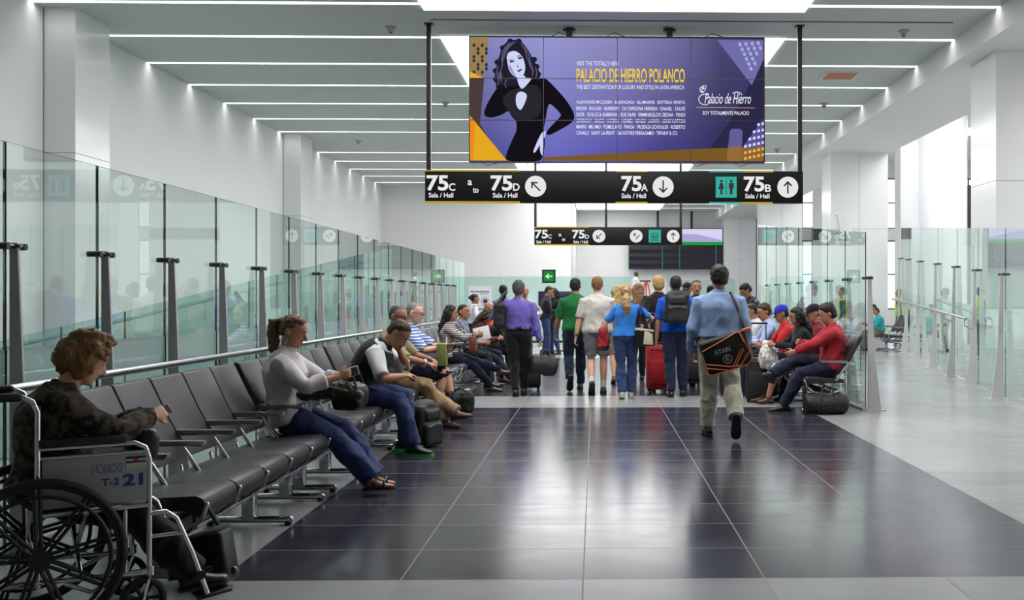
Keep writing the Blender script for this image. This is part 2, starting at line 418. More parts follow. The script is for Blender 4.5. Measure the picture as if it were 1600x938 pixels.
t = thing('glass_barrier', 'glass barrier behind the right row of seats, rising away from its grey end post', 'glass barrier', (0, 0, 0))
GR = 3.36
yr = [12.65 + 1.05 * k for k in range(9)]
for a, b in zip(yr, yr[1:]): panel(t, (GR, a), (GR, b), 2.22 + (a - 12.65) * .082, 2.22 + (b - 12.65) * .082)
for k, y in enumerate(yr[:-1]): post_parts(t, GR, y + .02, 1, z1=1.67)
MB().b2((GR - .04, yr[0], 0), (GR + .05, yr[-1], .03)).build('floor_channel', M_post, t, smooth=0)
t = thing('glass_barrier', 'sloping green glass balustrade seen through the right barrier', 'glass barrier', (0, 0, 0))
yy = [19.2 + 1.5 * k for k in range(9)]
for a, b in zip(yy, yy[1:]): panel(t, (5.0, a), (5.0, b), .72 + (a - 19.2) * .09, .72 + (b - 19.2) * .09, mat=M_glass2, th=.014)

# far right barrier, running at an angle
t = thing('glass_barrier', 'clear glass barrier with five tapered grey posts and a steel rail at the right edge', 'glass barrier', (0, 0, 0))
P0 = Vector((5.30, 12.2)); P1 = Vector((8.30, 27.6)); N_ = 7
pts = [P0 + (P1 - P0) * f for f in (0, .115, .25, .385, .54, .72, .88, 1.0)]
# hall side bends around the columns: keep the sheet left of them
for a, b in zip(pts, pts[1:]):
    panel(t, a, b, 1.4 + .069 * a.y, 1.4 + .069 * b.y)
    o = panel(t, a, b, 1.19 + (a.y - 13) * .026, 1.19 + (b.y - 13) * .026, 'frosted_band', M_frost, .98 + (a.y - 13) * .02, .015, .01)
for a in pts[1:]:
    post_parts(t, a.x, a.y, -1, z1=1.87 + (a.y - 16.2) * .055)
MB().tube([(pts[2].x - .2, pts[2].y, 1.08), (7.25, 24.8, 1.38)], .026, 12, round_ends=True).build('handrail', M_steel, t)
for a in pts[2:7]:
    rz_ = 1.08 + (a.y - pts[2].y) * .034; MB().tube([(a.x - .22 - (a.y - pts[2].y) * .015, a.y, rz_ - .02), (a.x - .22, a.y, rz_ - .12), (a.x - .03, a.y, rz_ - .2)], .009, 8).build('rail_bracket', M_steel, t)

t = thing('glass_barrier', 'low glass screen across the far end of the hall below the plain white wall', 'glass barrier', (0, 0, 0))
xs = [-4.4, -2.9, -1.4, .0, 1.15]
for a, b in zip(xs, xs[1:]): panel(t, (a, 32.4), (b, 32.4), 2.08, 2.08, mat=M_glass2)
for a in xs: MB().b2((a - .02, 32.42, 0), (a + .02, 32.56, 1.55)).build('post', M_post, t, smooth=0)
MB().b2((xs[0], 32.3, 0), (xs[-1], 32.5, .06)).build('floor_channel', M_black, t, smooth=0)
t = thing('glass_barrier', 'sloping glass rail of the raised landing under the flight board', 'glass barrier', (0, 0, 0))
for a, b, za, zb in ((3.2, 3.95, 2.55, 2.2), (3.95, 5.8, 2.2, 2.2), (5.8, 6.3, 2.5, 2.2)): panel(t, (a, 46.0), (b, 46.0), za, zb, mat=M_glass2)

for i, (x, y) in enumerate([(x, y) for x in (10.2, 14.2) for y in (6, 13, 20, 27, 35)]):  # fill panels, added only to brighten the side hall
    t = thing('luminous_panel', 'square luminous fill panel added to the high ceiling to brighten the side hall', 'ceiling light', (x, y, 7.3), 0, 'added fill panels of the side hall')
    MB().b2((-1.2, -1.6, -.03), (1.2, 1.6, -.012)).build('light_diffuser', emis('side hall fill panel', (255, 255, 255), 11.0), t, smooth=0)
    MB().b2((-1.2, -1.6, -.012), (1.2, 1.6, -.001)).build('light_housing', M_soff, t, smooth=0)
# ---------------------------------------------------------------- video wall
M_txt = emis('white backlit lettering', (240, 240, 240), .95)
M_board = pbr('black sign board', (15, 14, 15), .5, spec=.2)
M_yel = emis('yellow sign edge', (205, 175, 50), .8)
M_teal = emis('teal pictogram field', (66, 190, 176), .8)
M_ink = pbr('black pictogram', (12, 12, 14), .5)
def gradient_screen():
    m = bpy.data.materials.new('advert background'); m.use_nodes = True; nt = m.node_tree; L = nt.links.new
    nt.nodes.remove(nt.nodes['Principled BSDF'])
    tc = nt.nodes.new('ShaderNodeTexCoord'); sp = nt.nodes.new('ShaderNodeSeparateXYZ'); L(tc.outputs['Object'], sp.inputs[0])
    def ramp(sock, stops, a, b):
        mr = nt.nodes.new('ShaderNodeMapRange'); mr.inputs[1].default_value = a; mr.inputs[2].default_value = b; L(sock, mr.inputs[0])
        r = nt.nodes.new('ShaderNodeValToRGB'); L(mr.outputs[0], r.inputs[0]); e = r.color_ramp.elements
        e[0].position = stops[0][0]; e[0].color = lin(stops[0][1]) + (1,); e[1].position = stops[-1][0]; e[1].color = lin(stops[-1][1]) + (1,)
        for p, c in stops[1:-1]: q = e.new(p); q.color = lin(c) + (1,)
        return r.outputs[0]
    up = ramp(sp.outputs['X'], [(0, (128, 128, 182)), (.25, (150, 152, 208)), (.5, (140, 138, 186)), (.7, (112, 110, 158)), (.85, (76, 74, 118)), (1, (62, 60, 100))], -2.39, 2.39)
    lo = ramp(sp.outputs['X'], [(0, (60, 58, 120)), (.28, (104, 102, 190)), (.5, (84, 80, 165)), (.66, (62, 58, 128)), (.85, (44, 42, 84)), (1, (46, 44, 92))], -2.39, 2.39)
    mr = nt.nodes.new('ShaderNodeMapRange'); mr.inputs[1].default_value = -1.0; mr.inputs[2].default_value = 1.0; L(sp.outputs['Z'], mr.inputs[0])
    mx = nt.nodes.new('ShaderNodeMix'); mx.data_type = 'RGBA'; L(mr.outputs[0], mx.inputs[0]); L(lo, mx.inputs[6]); L(up, mx.inputs[7])
    e = nt.nodes.new('ShaderNodeEmission'); L(mx.outputs[2], e.inputs[0]); L(e.outputs[0], nt.nodes['Material Output'].inputs[0]); return m
SW, SH = 4.78, 2.03; SY = 16.6; SX = (964.5 - 930) / 1600 * SY; SZ = EYE + (466 - 156) * SY / 1600
t = thing('video_wall', 'big hanging video wall of twelve screens showing a purple fashion advert', 'video wall', (SX, SY, SZ))
MB().b2((-SW / 2, .012, -SH / 2), (SW / 2, .16, SH / 2)).build('casing', M_black, t, smooth=0)
MB().b2((-SW / 2 + .012, .0, -SH / 2 + .012), (SW / 2 - .012, .011, SH / 2 - .012)).build('display_panel', gradient_screen(), t, smooth=0)
def uv3(u, v, z): return Vector(((u - .5) * SW, -.001 - z, (.5 - v) * SH))
def ad(name, polys, rgb, layer, s=1.0, label=None):
    mb = MB()
    for poly in polys:
        if name in ('advert_hair', 'advert_dress', 'advert_skin'):
            for _ in range(2): poly = [q for a, b in zip(poly, poly[1:] + poly[:1]) for q in ((a[0] * .78 + b[0] * .22, a[1] * .78 + b[1] * .22), (a[0] * .22 + b[0] * .78, a[1] * .22 + b[1] * .78))]
        mb.add([uv3(u, v, layer * .0012) for u, v in poly], [tuple(range(len(poly)))])
    o = mb.build(name, emis('ad %s %d %d %d' % ((name,) + tuple(rgb)), rgb, s), t, smooth=0, fix=False)
    if label: o['label'] = label
    return o
def W5(*xy): return [((x / 4.467 + 730 - 734) / 461, (y / 4.467 + 50 - 57) / 196) for x, y in xy]
def W8(*xy): return [((x - 190) / 1203, (y - 43) / 515) for x, y in xy]
ad('advert_tower', [W8((192, 45), (268, 45), (258, 140), (244, 215), (192, 195))], (150, 128, 84), 1)
ad('advert_tower', [[(u + a * .5, v + b) for u, v in ((0, 0), (.006, .02), (0, .04), (-.006, .02))] for a, b in [((.03 + .028 * (k % 5)), .05 + .062 * (k // 5) + .03 * (k % 2)) for k in range(20)] if .5 * a < .058], (60, 50, 50), 2)
ad('advert_ground', [W8((192, 186), (244, 213), (192, 213))], (236, 176, 40), 3)
ad('advert_shade', [W8((192, 216), (250, 216), (232, 400), (255, 440), (340, 556), (330, 556), (192, 372))], (74, 60, 58), 1)
ad('advert_ground', [W8((192, 368), (342, 552), (192, 552))], (228, 168, 36), 3)
ad('advert_ground', [W8((192, 368), (214, 400), (204, 552), (192, 552))], (236, 140, 30), 4)
ad('advert_ground', [W8((490, 552), (495, 538), (1100, 502), (1390, 492), (1390, 552))], (122, 88, 40), 2)
ad('advert_shade', [W8((1130, 556), (1390, 200), (1390, 552), (1180, 552)), W8((1390, 130), (1390, 330), (1300, 430), (1250, 390))], (44, 40, 72), 1)
ad('advert_tower', [W8((1200, 52), (1390, 52), (1390, 130), (1342, 238))], (112, 110, 168), 2)
ad('advert_window', [W8((x, y), (x + 11, y - 5), (x + 16, y + 10), (x + 6, y + 13)) for r_ in range(7) for c_ in range(5) for x, y in [(1285 + c_ * 25 + r_ * 9, 66 + r_ * 20 + c_ * -2)] if x < 1378 and x + 1.0 * y * .42 < 1410], (168, 172, 226), 3)
ad('advert_tower', [W8((1300, 500), (1390, 375), (1390, 552), (1300, 552))], (88, 84, 150), 3)
ad('advert_ground', [W8((1298, 500), (1390, 490), (1390, 552), (1298, 552))], (140, 100, 50), 4)
ad('advert_window', [W8((x, y), (x + 11, y - 2), (x + 11, y + 9), (x, y + 11)) for r_ in range(4) for c_ in range(5) for x, y in [(1310 + c_ * 18, 486 - c_ * 4 - r_ * 26)] if x > 1300 + r_ * 19], (214, 216, 250), 5)
ad('advert_window', [W8((x, y), (x + 11, y - 2), (x + 11, y + 9), (x, y + 11)) for r_ in range(2) for c_ in range(5) for x, y in [(1310 + c_ * 18, 536 - c_ * 4 - r_ * 24)]], (232, 180, 84), 5)
ad('advert_tower', [W8((1238, 552), (1252, 425), (1262, 418), (1292, 418), (1304, 427), (1298, 552))], (98, 94, 150), 5)
ad('advert_ground', [W8((1238, 552), (1243, 495), (1300, 490), (1298, 552))], (150, 108, 56), 6)
# the model
hair = W5((330, 50), (290, 58), (258, 85), (240, 130), (215, 190), (200, 250), (192, 320), (200, 370), (230, 395), (270, 385), (300, 400), (345, 380), (400, 340), (440, 330), (500, 325), (505, 280), (480, 220), (455, 180), (430, 130), (405, 95), (375, 62))
ad('advert_hair', [hair], (38, 34, 50), 2)
dress = W5((345, 375), (400, 350), (455, 322), (540, 315), (600, 370), (690, 470), (745, 560), (748, 605), (720, 640), (560, 730), (550, 690), (650, 590), (655, 570), (575, 490), (560, 530), (545, 620), (530, 690), (545, 760), (530, 860), (510, 905), (262, 905), (280, 830), (320, 740), (345, 690), (345, 620), (310, 590), (290, 545), (240, 580), (170, 598), (125, 590), (118, 560), (140, 500), (200, 400), (230, 370), (300, 380))
ad('advert_dress', [dress], (20, 17, 24), 3)
ad('advert_dress', [W5((235, 480), (300, 400), (520, 350), (520, 600), (350, 610), (310, 580))], (40, 38, 46), 4)
ad('advert_skin', [W5((275, 170), (290, 140), (330, 128), (370, 150), (395, 190), (408, 250), (395, 300), (360, 322), (320, 305), (292, 265), (282, 215)), W5((345, 310), (395, 300), (430, 315), (460, 315), (385, 405), (360, 370)),
    W5((345, 430), (375, 410), (420, 432), (410, 480), (375, 552), (345, 520), (338, 470)), W5((550, 685), (540, 735), (520, 760), (475, 843), (458, 838), (490, 760), (520, 700)), W5((535, 745), (525, 850), (530, 865), (512, 850), (505, 790), (515, 755))], (206, 212, 246), 5)
ad('advert_skin', [W5((288, 220), (296, 262), (322, 302), (345, 318), (325, 280), (305, 235)), W5((352, 215), (362, 245), (348, 250))], (150, 152, 205), 6)
ad('advert_face_feature', [W5((298, 205), (312, 196), (328, 200), (330, 208), (312, 212), (300, 216)), W5((352, 180), (370, 170), (385, 174), (380, 186), (362, 190)), W5((290, 196), (328, 186), (326, 190), (292, 201)), W5((348, 168), (378, 156), (382, 160), (352, 173)),
    W5((350, 268), (366, 260), (384, 256), (380, 268), (366, 276), (352, 276)), W5((345, 240), (360, 244), (356, 248))], (72, 60, 92), 7)
ad('advert_hair', [W5((240, 90), (330, 50), (400, 90), (395, 180), (370, 150), (330, 128), (290, 140), (275, 170), (280, 250), (300, 300), (262, 320), (225, 330), (215, 250)), W5((395, 180), (410, 240), (400, 320), (430, 318), (470, 325), (470, 230), (430, 160))], (34, 30, 46), 8)
ad('advert_hair', [W5((265, 110), (300, 75), (345, 65), (320, 85), (285, 120), (262, 180), (240, 240), (248, 170)), W5((420, 170), (450, 230), (470, 290), (448, 260), (425, 215)), W5((215, 290), (240, 270), (250, 320), (225, 340))], (84, 80, 118), 9)
def strand(pts, w_=4):
    return W5(*([(x - w_, y) for x, y in pts] + [(x + w_ * .6, y) for x, y in reversed(pts)]))
ad('advert_hair', [strand(p) for p in ([(300, 70), (262, 110), (240, 170), (250, 230), (228, 290), (240, 350)], [(350, 66), (300, 84), (270, 130)], [(400, 100), (430, 150), (440, 210), (462, 260), (455, 310)], [(375, 80), (410, 130), (418, 190)], [(215, 230), (208, 290), (222, 340), (214, 372)], [(280, 330), (262, 360), (275, 392)], [(478, 240), (488, 290), (480, 318)])], (98, 94, 134), 10)
ad('advert_hair', [W5(*[(x + 22 * math.cos(q), y + 20 * math.sin(q)) for q in [math.pi * i / 5 for i in range(10)]]) for x, y in ((212, 210), (200, 270), (202, 330), (222, 378), (262, 388), (300, 384), (350, 360), (466, 190), (484, 240), (494, 292), (486, 312), (250, 110), (300, 64), (360, 64))], (34, 30, 46), 2.4)
# writing on the advert
ink = MB(); yel = MB()
def T8(mb, s, x0, y0, x1, y1, bold=.0, shear=0):
    (u0, v0), (u1, v1) = W8((x0, y0), (x1, y1))
    put_text(mb, s, (u0 - .5) * SW, (.5 - v1) * SH, (u1 - .5) * SW, (.5 - v0) * SH, lambda x, y, z: Vector((x, -.013 - z, y)), bold, shear)
T8(ink, 'VISIT THE TOTALLY NEW', 625, 143, 798, 161)
T8(yel, 'PALACIO DE HIERRO POLANCO', 625, 172, 1067, 229, .016)
T8(ink, 'THE BEST DESTINATION FOR LUXURY AND STYLE IN LATIN AMERICA', 625, 240, 1064, 257)
for k, s in enumerate(('ALEXANDER MCQUEEN · BALENCIAGA · BLUMARINE · BOTTEGA VENETA', 'BRIONI · BVLGARI · BURBERRY · CH CAROLINA HERRERA · CHANEL · CHLOÉ', 'DIOR · DOLCE & GABBANA · ELIE SAAB · ERMENEGILDO ZEGNA · FENDI',
                       'GIVENCHY · GUCCI · H.STERN · HERMÈS · KENZO · LANVIN · LOUIS VUITTON', 'MARNI · MIU MIU · POMELLATO · PRADA · PROENZA SCHOULER · ROBERTO', 'CAVALLI · SAINT LAURENT · SALVATORE FERRAGAMO · TIFFANY & CO.')):
    acc = 4 if k in (1, 3) else 0
    T8(ink, s, 625, 304 + 25.2 * k - acc, 1068 if k < 5 else 1038, 319 + 25.2 * k, .004)
T8(ink, 'El', 1134, 240, 1156, 266, .0, .35)
T8(ink, 'Palacio de Hierro', 1148, 272, 1338, 315, .0, .35)
T8(ink, "SOY TOTALMENTE PALACIO", 1140, 346, 1330, 361, .006)
ink.build('advert_lettering', emis('advert white', (240, 240, 255), 1), t, smooth=0, fix=False)
yel.build('advert_headline', emis('advert yellow', (246, 206, 50), 1), t, smooth=0, fix=False)
ad('advert_rule', [W8((1114, 329), (1353, 331), (1353, 333.5), (1114, 331.5))], (200, 165, 80), 9)
# swash loops of the script capitals
sw_ = MB()
for cx, cy, rx, ry, a0, a1 in ((1150, 298, 26, 22, 60, 300), (1138, 258, 9, 12, 40, 320), (1280, 285, 22, 18, 20, 150)):
    P = [W8((cx + rx * math.cos(R(a)), cy - ry * math.sin(R(a))))[0] for a in range(a0, a1 + 1, 15)]
    sw_.tube([uv3(u, v, .012) for u, v in P], .006, 6)
sw_.build('advert_lettering', MATS['advert white'], t)
g = MB()
for k in (1, 2, 3): g.b2((-SW / 2 + SW * k / 4 - .005, -.016, -SH / 2), (-SW / 2 + SW * k / 4 + .005, .006, SH / 2))
for k in (1, 2): g.b2((-SW / 2, -.016, -SH / 2 + SH * k / 3 - .005), (SW / 2, .006, -SH / 2 + SH * k / 3 + .005))
for s in (-1, 1): g.b2((s * SW / 2 - .008, -.017, -SH / 2), (s * SW / 2 + .008, .02, SH / 2)); g.b2((-SW / 2, -.017, s * SH / 2 - .008), (SW / 2, .02, s * SH / 2 + .008))
g.build('bezel', M_black, t, smooth=0)
for x in (-.78, .85):
    MB().b2((x - .05, .02, SH / 2), (x + .05, .12, CZ - SZ)).b2((x - .1, .0, SH / 2 + .1), (x + .1, .14, SH / 2 + .14)).build('ceiling_mount', M_black, t, smooth=0)
cb = MB()
for x0 in (-1.1, -.2, 1.4): cb.tube([(x0, .08, SH / 2 + .01), (x0 + .15, .06, SH / 2 + .09), (x0 + .35, .08, SH / 2 + .02)], .006, 6)
for x0 in (-2.2, -1.5, 1.2, 1.9): cb.tube([(x0, .08, -SH / 2 + .01), (x0 + .1, .06, -SH / 2 - .05), (x0 + .3, .08, -SH / 2 + .01)], .005, 6)
cb.build('cable', M_black, t)

# ---------------------------------------------------------------- direction signs
def sign(name, label, Y, px0, px1, py0, py1, cx0, cx1, cy0, cy1, poles, items):
    s = Y / 1600; X0 = (px0 - 930) * s; X1 = (px1 - 930) * s; Z1 = EYE + (466 - py0) * s; Z0 = EYE + (466 - py1) * s
    cx = (X0 + X1) / 2; t = thing(name, label, 'direction sign', (cx, Y, (Z0 + Z1) / 2)); W = X1 - X0; H = Z1 - Z0
    MB().b2((-W / 2, .0, -H / 2), (W / 2, .14, H / 2)).build('sign_board', M_board, t, bevel=.004)
    fx = lambda x: (x - cx0) / (cx1 - cx0) * W - W / 2
    fz = lambda y: H / 2 - (y - cy0) / (cy1 - cy0) * H
    F = lambda x, y, z: Vector((x, -.003 - z, y))
    for it in items:
        k = it[0]; lt, wh, yl, te, ik = MB(), MB(), MB(), MB(), MB()
        if k == 't': put_text(lt, it[1], fx(it[2]), fz(it[5]), fx(it[4]), fz(it[3]), F, it[6] if len(it) > 6 else .02)
        elif k == 'y': yl.b2((fx(it[1]), -.006, fz(it[3])), (fx(it[2]), .1, fz(it[4])))
        elif k == 'tealbar': te.b2((fx(it[1]), -.006, fz(it[3])), (fx(it[2]), .1, fz(it[4])))
        elif k == 'c':     # circle with an arrow
            x, y, r, ang = fx(it[1]), fz(it[2]), (fx(it[1] + it[3]) - fx(it[1])), it[4]
            wh.prism(disc(40, x, y, r), .003, lambda a, b, z: F(a, b, z))
            def rot(a, b): c_, s_ = math.cos(R(ang)), math.sin(R(ang)); return (x + (a * c_ - b * s_) * r, y + (a * s_ + b * c_) * r)
            sh = [(-.07, -.62), (.07, -.62), (.07, .3), (.33, .06), (.42, .16), (0, .6), (-.42, .16), (-.33, .06), (-.07, .3)]
            if len(it) > 5:
                sh = [(-.06, -.05), (.06, -.05), (.06, .38), (.24, .2), (.32, .3), (0, .62), (-.32, .3), (-.24, .2), (-.06, .38)]
                a_ = R(45); ik.prism([(x + (p * math.cos(a_) - q * math.sin(a_)) * r, y + (p * math.sin(a_) + q * math.cos(a_)) * r) for p, q in ((-.38, -.36), (.55, -.36), (.55, -.22), (-.38, -.22))], .004, lambda a, b, z: F(a, b, z))
            ik.prism([rot(a, b) for a, b in sh], .004, lambda a, b, z: F(a, b, z + .002))
        elif k in ('wc', 'lift'):
            x0, x1, y0, y1 = fx(it[1]), fx(it[2]), fz(it[4]), fz(it[3]); te.b2((x0, -.006, y0), (x1, .0, y1)); w_ = x1 - x0
            def fig(cx_, cy_, h, female):
                ik.prism(disc(14, cx_, cy_ + h * .40, h * .09), .003, lambda a, b, z: F(a, b, z + .004))
                if female: P = [(-.07, .29), (.07, .29), (.2, -.12), (.07, -.12), (.07, -.48), (-.07, -.48), (-.07, -.12), (-.2, -.12)]
                else: P = [(-.15, .29), (.15, .29), (.17, -.08), (.09, -.08), (.08, -.48), (-.08, -.48), (-.09, -.08), (-.17, -.08)]
                ik.prism([(cx_ + a * h, cy_ + b * h) for a, b in P], .003, lambda a, b, z: F(a, b, z + .004))
            if k == 'wc':
                fig(x0 + w_ * .27, (y0 + y1) / 2, w_ * .72, True); fig(x0 + w_ * .74, (y0 + y1) / 2, w_ * .72, False)
                ik.b2((x0 + w_ * .49, -.009, y0 + w_ * .14), (x0 + w_ * .52, -.004, y1 - w_ * .14))
            else:
                fr_ = lambda a, b, c_, d: ik.b2((x0 + w_ * a, -.009, y0 + w_ * b), (x0 + w_ * c_, -.004, y0 + w_ * d))
                fr_(.22, .14, .27, .72); fr_(.73, .14, .78, .72); fr_(.22, .14, .78, .19); fr_(.22, .68, .78, .73)
                fig(x0 + w_ * .4, y0 + w_ * .43, w_ * .42, False); fig(x0 + w_ * .6, y0 + w_ * .43, w_ * .42, True)
                fr_(.36, .8, .42, .86); fr_(.55, .8, .61, .86)
        ps = None
        if wh.v: ps = wh.build('arrow_disc', emis('backlit disc', (236, 236, 236), .95), t, smooth=0)
        if yl.v: yl.build('edge_strip', M_yel, t, smooth=0)
        if te.v: ps = te.build('pictogram_field' if k != 'tealbar' else 'edge_strip', M_teal, t, smooth=0)
        if lt.v: lt.build('lettering', M_txt, t, smooth=0, fix=False)
        if ik.v: ik.build('pictogram', M_ink, ps or t, smooth=0)
    for p in poles:
        x = (p - 930) * s - cx
        MB().b2((x - .035, .04, H / 2), (x + .035, .1, CZ - (Z0 + Z1) / 2)).b2((x - .07, .0, CZ - (Z0 + Z1) / 2 - .02), (x + .07, .14, CZ - (Z0 + Z1) / 2)).build('hanging_pole', M_black, t, smooth=0)
    return t
S_ = 'Sala / Hall'
sign('direction_sign', 'long black sign with 75C to 75D, 75A, toilets and 75B under the video wall', 16.4, 665, 1256, 267, 317, 12, 1555, 592, 722, (670, 1252), [
    ('t', '75', 18, 612, 107, 675, .03), ('t', 'C', 109, 644, 135, 675), ('t', S_, 27, 683, 127, 702), ('t', 'a', 185, 632, 203, 652), ('t', 'to', 206, 662, 229, 683),
    ('t', '75', 278, 612, 367, 675, .03), ('t', 'D', 369, 644, 396, 674), ('t', S_, 287, 683, 387, 702), ('c', 461, 656, 43, 45),
    ('t', '75', 810, 613, 893, 676, .03), ('t', 'A', 891, 645, 918, 675), ('t', S_, 811, 684, 911, 703), ('c', 981, 657, 43, 180),
    ('wc', 1196, 1282, 615, 700), ('t', '75', 1311, 614, 1396, 676, .03), ('t', 'B', 1398, 646, 1424, 676), ('t', S_, 1317, 684, 1417, 703), ('c', 1492, 657, 43, 0),
    ('y', 12, 397, 596, 591), ('y', 12, 397, 723, 717), ('y', 787, 917, 597, 592), ('y', 787, 917, 723, 718), ('tealbar', 1169, 1303, 597, 592), ('tealbar', 1169, 1303, 723, 718), ('y', 1303, 1430, 597, 592), ('y', 1303, 1430, 723, 718)])
sign('direction_sign', 'smaller farther black sign with 75C to 75D, escalator, lift and arrows', 29.3, 835, 1066, 355, 383, 455, 1058, 822, 893, (836.5, 947, 1064), [
    ('t', '75', 457, 833, 510, 868, .03), ('t', 'C', 511, 852, 526, 868), ('t', S_, 463, 875, 522, 886), ('t', 'a', 554, 848, 565, 859), ('t', 'to', 567, 866, 581, 877),
    ('t', '75', 609, 833, 660, 868, .03), ('t', 'D', 661, 852, 678, 868), ('t', S_, 614, 875, 673, 886), ('c', 718, 858, 26, 135), ('c', 870, 858, 26, 45, 1), ('lift', 921, 971, 832, 883), ('c', 1021, 858, 26, 0),
    ('y', 455, 678, 825, 821), ('y', 455, 678, 894, 890)])

# flight board
Y = 51.7; s = Y / 1600
t = thing('flight_board', 'far wide black flight information board with a bright picture screen on top', 'information board', (0, Y, 0))
fx = lambda p: (p - 930) * s
fz = lambda p: EYE + (466 - p) * s
MB().b2((fx(982), 0, fz(421)), (fx(1130), .15, fz(357))).build('casing', M_black, t, smooth=0)
dk = MB(); ln = MB()
for k in range(3): dk.b2((fx(984), -.01, fz(393 + 11 * k - 3)), (fx(1128), .0, fz(393 + 11 * k + 3)))
dk.build('text_row', emis('dim screen row', (52, 46, 62), .9), t, smooth=0)
for p in (982.5, 1035, 1062, 1119): MB().b2((fx(p) - .02, -.02, fz(421)), (fx(p) + .02, .0, fz(384))).build('column_line', emis('teal line', (40, 140, 115), .8), t, smooth=0)
MB().b2((fx(1064), -.02, fz(378)), (fx(1129), .0, fz(358))).build('picture_screen', emis('pale landscape screen', (216, 210, 242), 1.0), t, smooth=0)
MB().add([(fx(1066), -.025, fz(366)), (fx(1088), -.025, fz(366)), (fx(1106), -.025, fz(370)), (fx(1128), -.025, fz(375)), (fx(1128), -.025, fz(378)), (fx(1066), -.025, fz(378))], [(0, 1, 2, 3, 4, 5)]).build('picture_hills', emis('lilac hills', (172, 166, 216), 1), t, smooth=0)
MB().b2((fx(1066), -.02, fz(383)), (fx(1129), .0, fz(378))).build('ticker', emis('green ticker', (30, 150, 70), 1), t, smooth=0)
for p in (1028, 1081): MB().b2((fx(p) - .06, .05, fz(357)), (fx(p) + .06, .13, CZ)).build('hanging_pole', M_black, t, smooth=0)

# exit sign on the glass screen
def exit_sign(x, y, z, w_, label):
    t = thing('exit_sign', label, 'sign', (x, y, z))
    MB().b2((-w_ / 2, 0, -w_ / 2), (w_ / 2, .05, w_ / 2)).build('sign_frame', M_black, t, smooth=0)
    MB().b2((-w_ * .38, -.01, -w_ * .38), (w_ * .38, .0, w_ * .38)).build('sign_face', emis('exit green', (30, 150, 50), .85), t, smooth=0)
    MB().b2((-w_ * .3, .05, -w_ * .45), (-w_ * .2, .195, -w_ * .35)).b2((w_ * .2, .05, -w_ * .45), (w_ * .3, .195, -w_ * .35)).build('bracket', M_clamp, t, smooth=0)
    a = w_ * .26
    sh = [(-a, 0), (-.1 * a, .75 * a), (.15 * a, .55 * a), (-.28 * a, .14 * a), (a, .14 * a), (a, -.14 * a), (-.28 * a, -.14 * a), (.15 * a, -.55 * a), (-.1 * a, -.75 * a)]
    MB().prism(sh, .004, lambda p, q, d: Vector((p, -.012 - d, q))).build('arrow', M_txt, t, smooth=0)
exit_sign((857.5 - 930) * 32.2 / 1600, 32.2, EYE + 34 * 32.2 / 1600, .42, 'green square exit sign with a white left arrow on the far glass screen')
# dark information stand
t = thing('information_stand', 'dark blue digital stand with a white pictogram behind the walker in green', 'information stand', (-1.05, 27.0, 0))
MB().b2((-.45, 0, 1.05), (.45, .1, 1.58)).build('screen_panel', pbr('navy panel', (30, 28, 58), .3), t, bevel=.01)
MB().b2((-.3, -.012, 1.22), (-.13, 0, 1.46)).build('pictogram', emis('pale blue pictogram', (150, 190, 235), .8), t, smooth=0)
mb = MB(); put_text(mb, 'Documentos', -.05, 1.33, .38, 1.40, lambda x, y, z: Vector((x, -.012, y)), .01); mb.build('lettering', M_txt, t, smooth=0, fix=False)
MB().b2((-.3, .03, 0), (-.24, .08, 1.06)).b2((.24, .03, 0), (.3, .08, 1.06)).b2((-.4, -.15, 0), (.4, .25, .03)).build('stand_leg', M_black, t, smooth=0)
# white poster
s = 23.5 / 1600
t = thing('poster_stand', 'white notice board with a round camera symbol beyond the seated row', 'notice board', ((750.5 - 930) * s, 23.5, 0))
wz = lambda p: EYE + (466 - p) * s
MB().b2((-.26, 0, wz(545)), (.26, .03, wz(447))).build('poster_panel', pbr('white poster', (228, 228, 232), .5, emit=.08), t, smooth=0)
mb = MB(); F = lambda x, y, z: Vector((x, -.003, y))
PRT = pbr('grey print', (60, 60, 75), .6)
for s_, x0, p0, x1, p1 in (('Recomendaciones', -.21, 457, .21, 454), ('Restricciones', .0, 460, .2, 458.6), ('Recomendaciones', -.14, 485, .21, 481), ('Restricciones', .04, 488, .2, 486.5)):
    mb = MB(); put_text(mb, s_, x0, wz(p0), x1, wz(p1), F, .02); mb.build('lettering', PRT, t, smooth=0, fix=False)
mb = MB(); mb.prism(disc(20, .12, wz(471), .055), .002, lambda x, y, d: Vector((x, -.003 - d, y)))
mb.build('pictogram', PRT, t, smooth=0)
mb = MB().tube([(.12 + .09 * math.cos(a * math.pi / 12), -.004, wz(471) + .09 * math.sin(a * math.pi / 12)) for a in range(24)], .004, 6, closed=True); mb.build('pictogram', MATS['grey print'], t)
MB().b2((-.24, .03, 0), (-.2, .06, wz(450))).b2((.2, .03, 0), (.24, .06, wz(450))).build('stand_leg', M_steel, t, smooth=0)

# ceiling fittings
def detector(px, py, label):
    Y = 7040 / (466 - py); x = (px - 930) * Y / 1600
    t = thing('smoke_detector', label, 'smoke detector', (x, Y, CZ))
    MB().loft([((0, 0, -.0), Vector((1, 0, 0)), Vector((0, 1, 0)), .09, .09), ((0, 0, -.03), Vector((1, 0, 0)), Vector((0, 1, 0)), .085, .085), ((0, 0, -.04), Vector((1, 0, 0)), Vector((0, 1, 0)), .05, .05), ((0, 0, -.09), Vector((1, 0, 0)), Vector((0, 1, 0)), .045, .045)], 20).build('detector_body', pbr('detector grey', (170, 168, 160), .5), t)
    MB().ell((0, 0, -.09), (.03, .03, .02)).build('sensor', M_clamp, t)
detector(612, 44, 'small round detector on the near ceiling band, upper left')
detector(562, 221, 'small dark detector on the ceiling near the second left pilaster')
detector(697, 161, 'small detector on the ceiling just left of the video wall')
detector(1415, 45, 'small round detector on the near ceiling band, upper right')
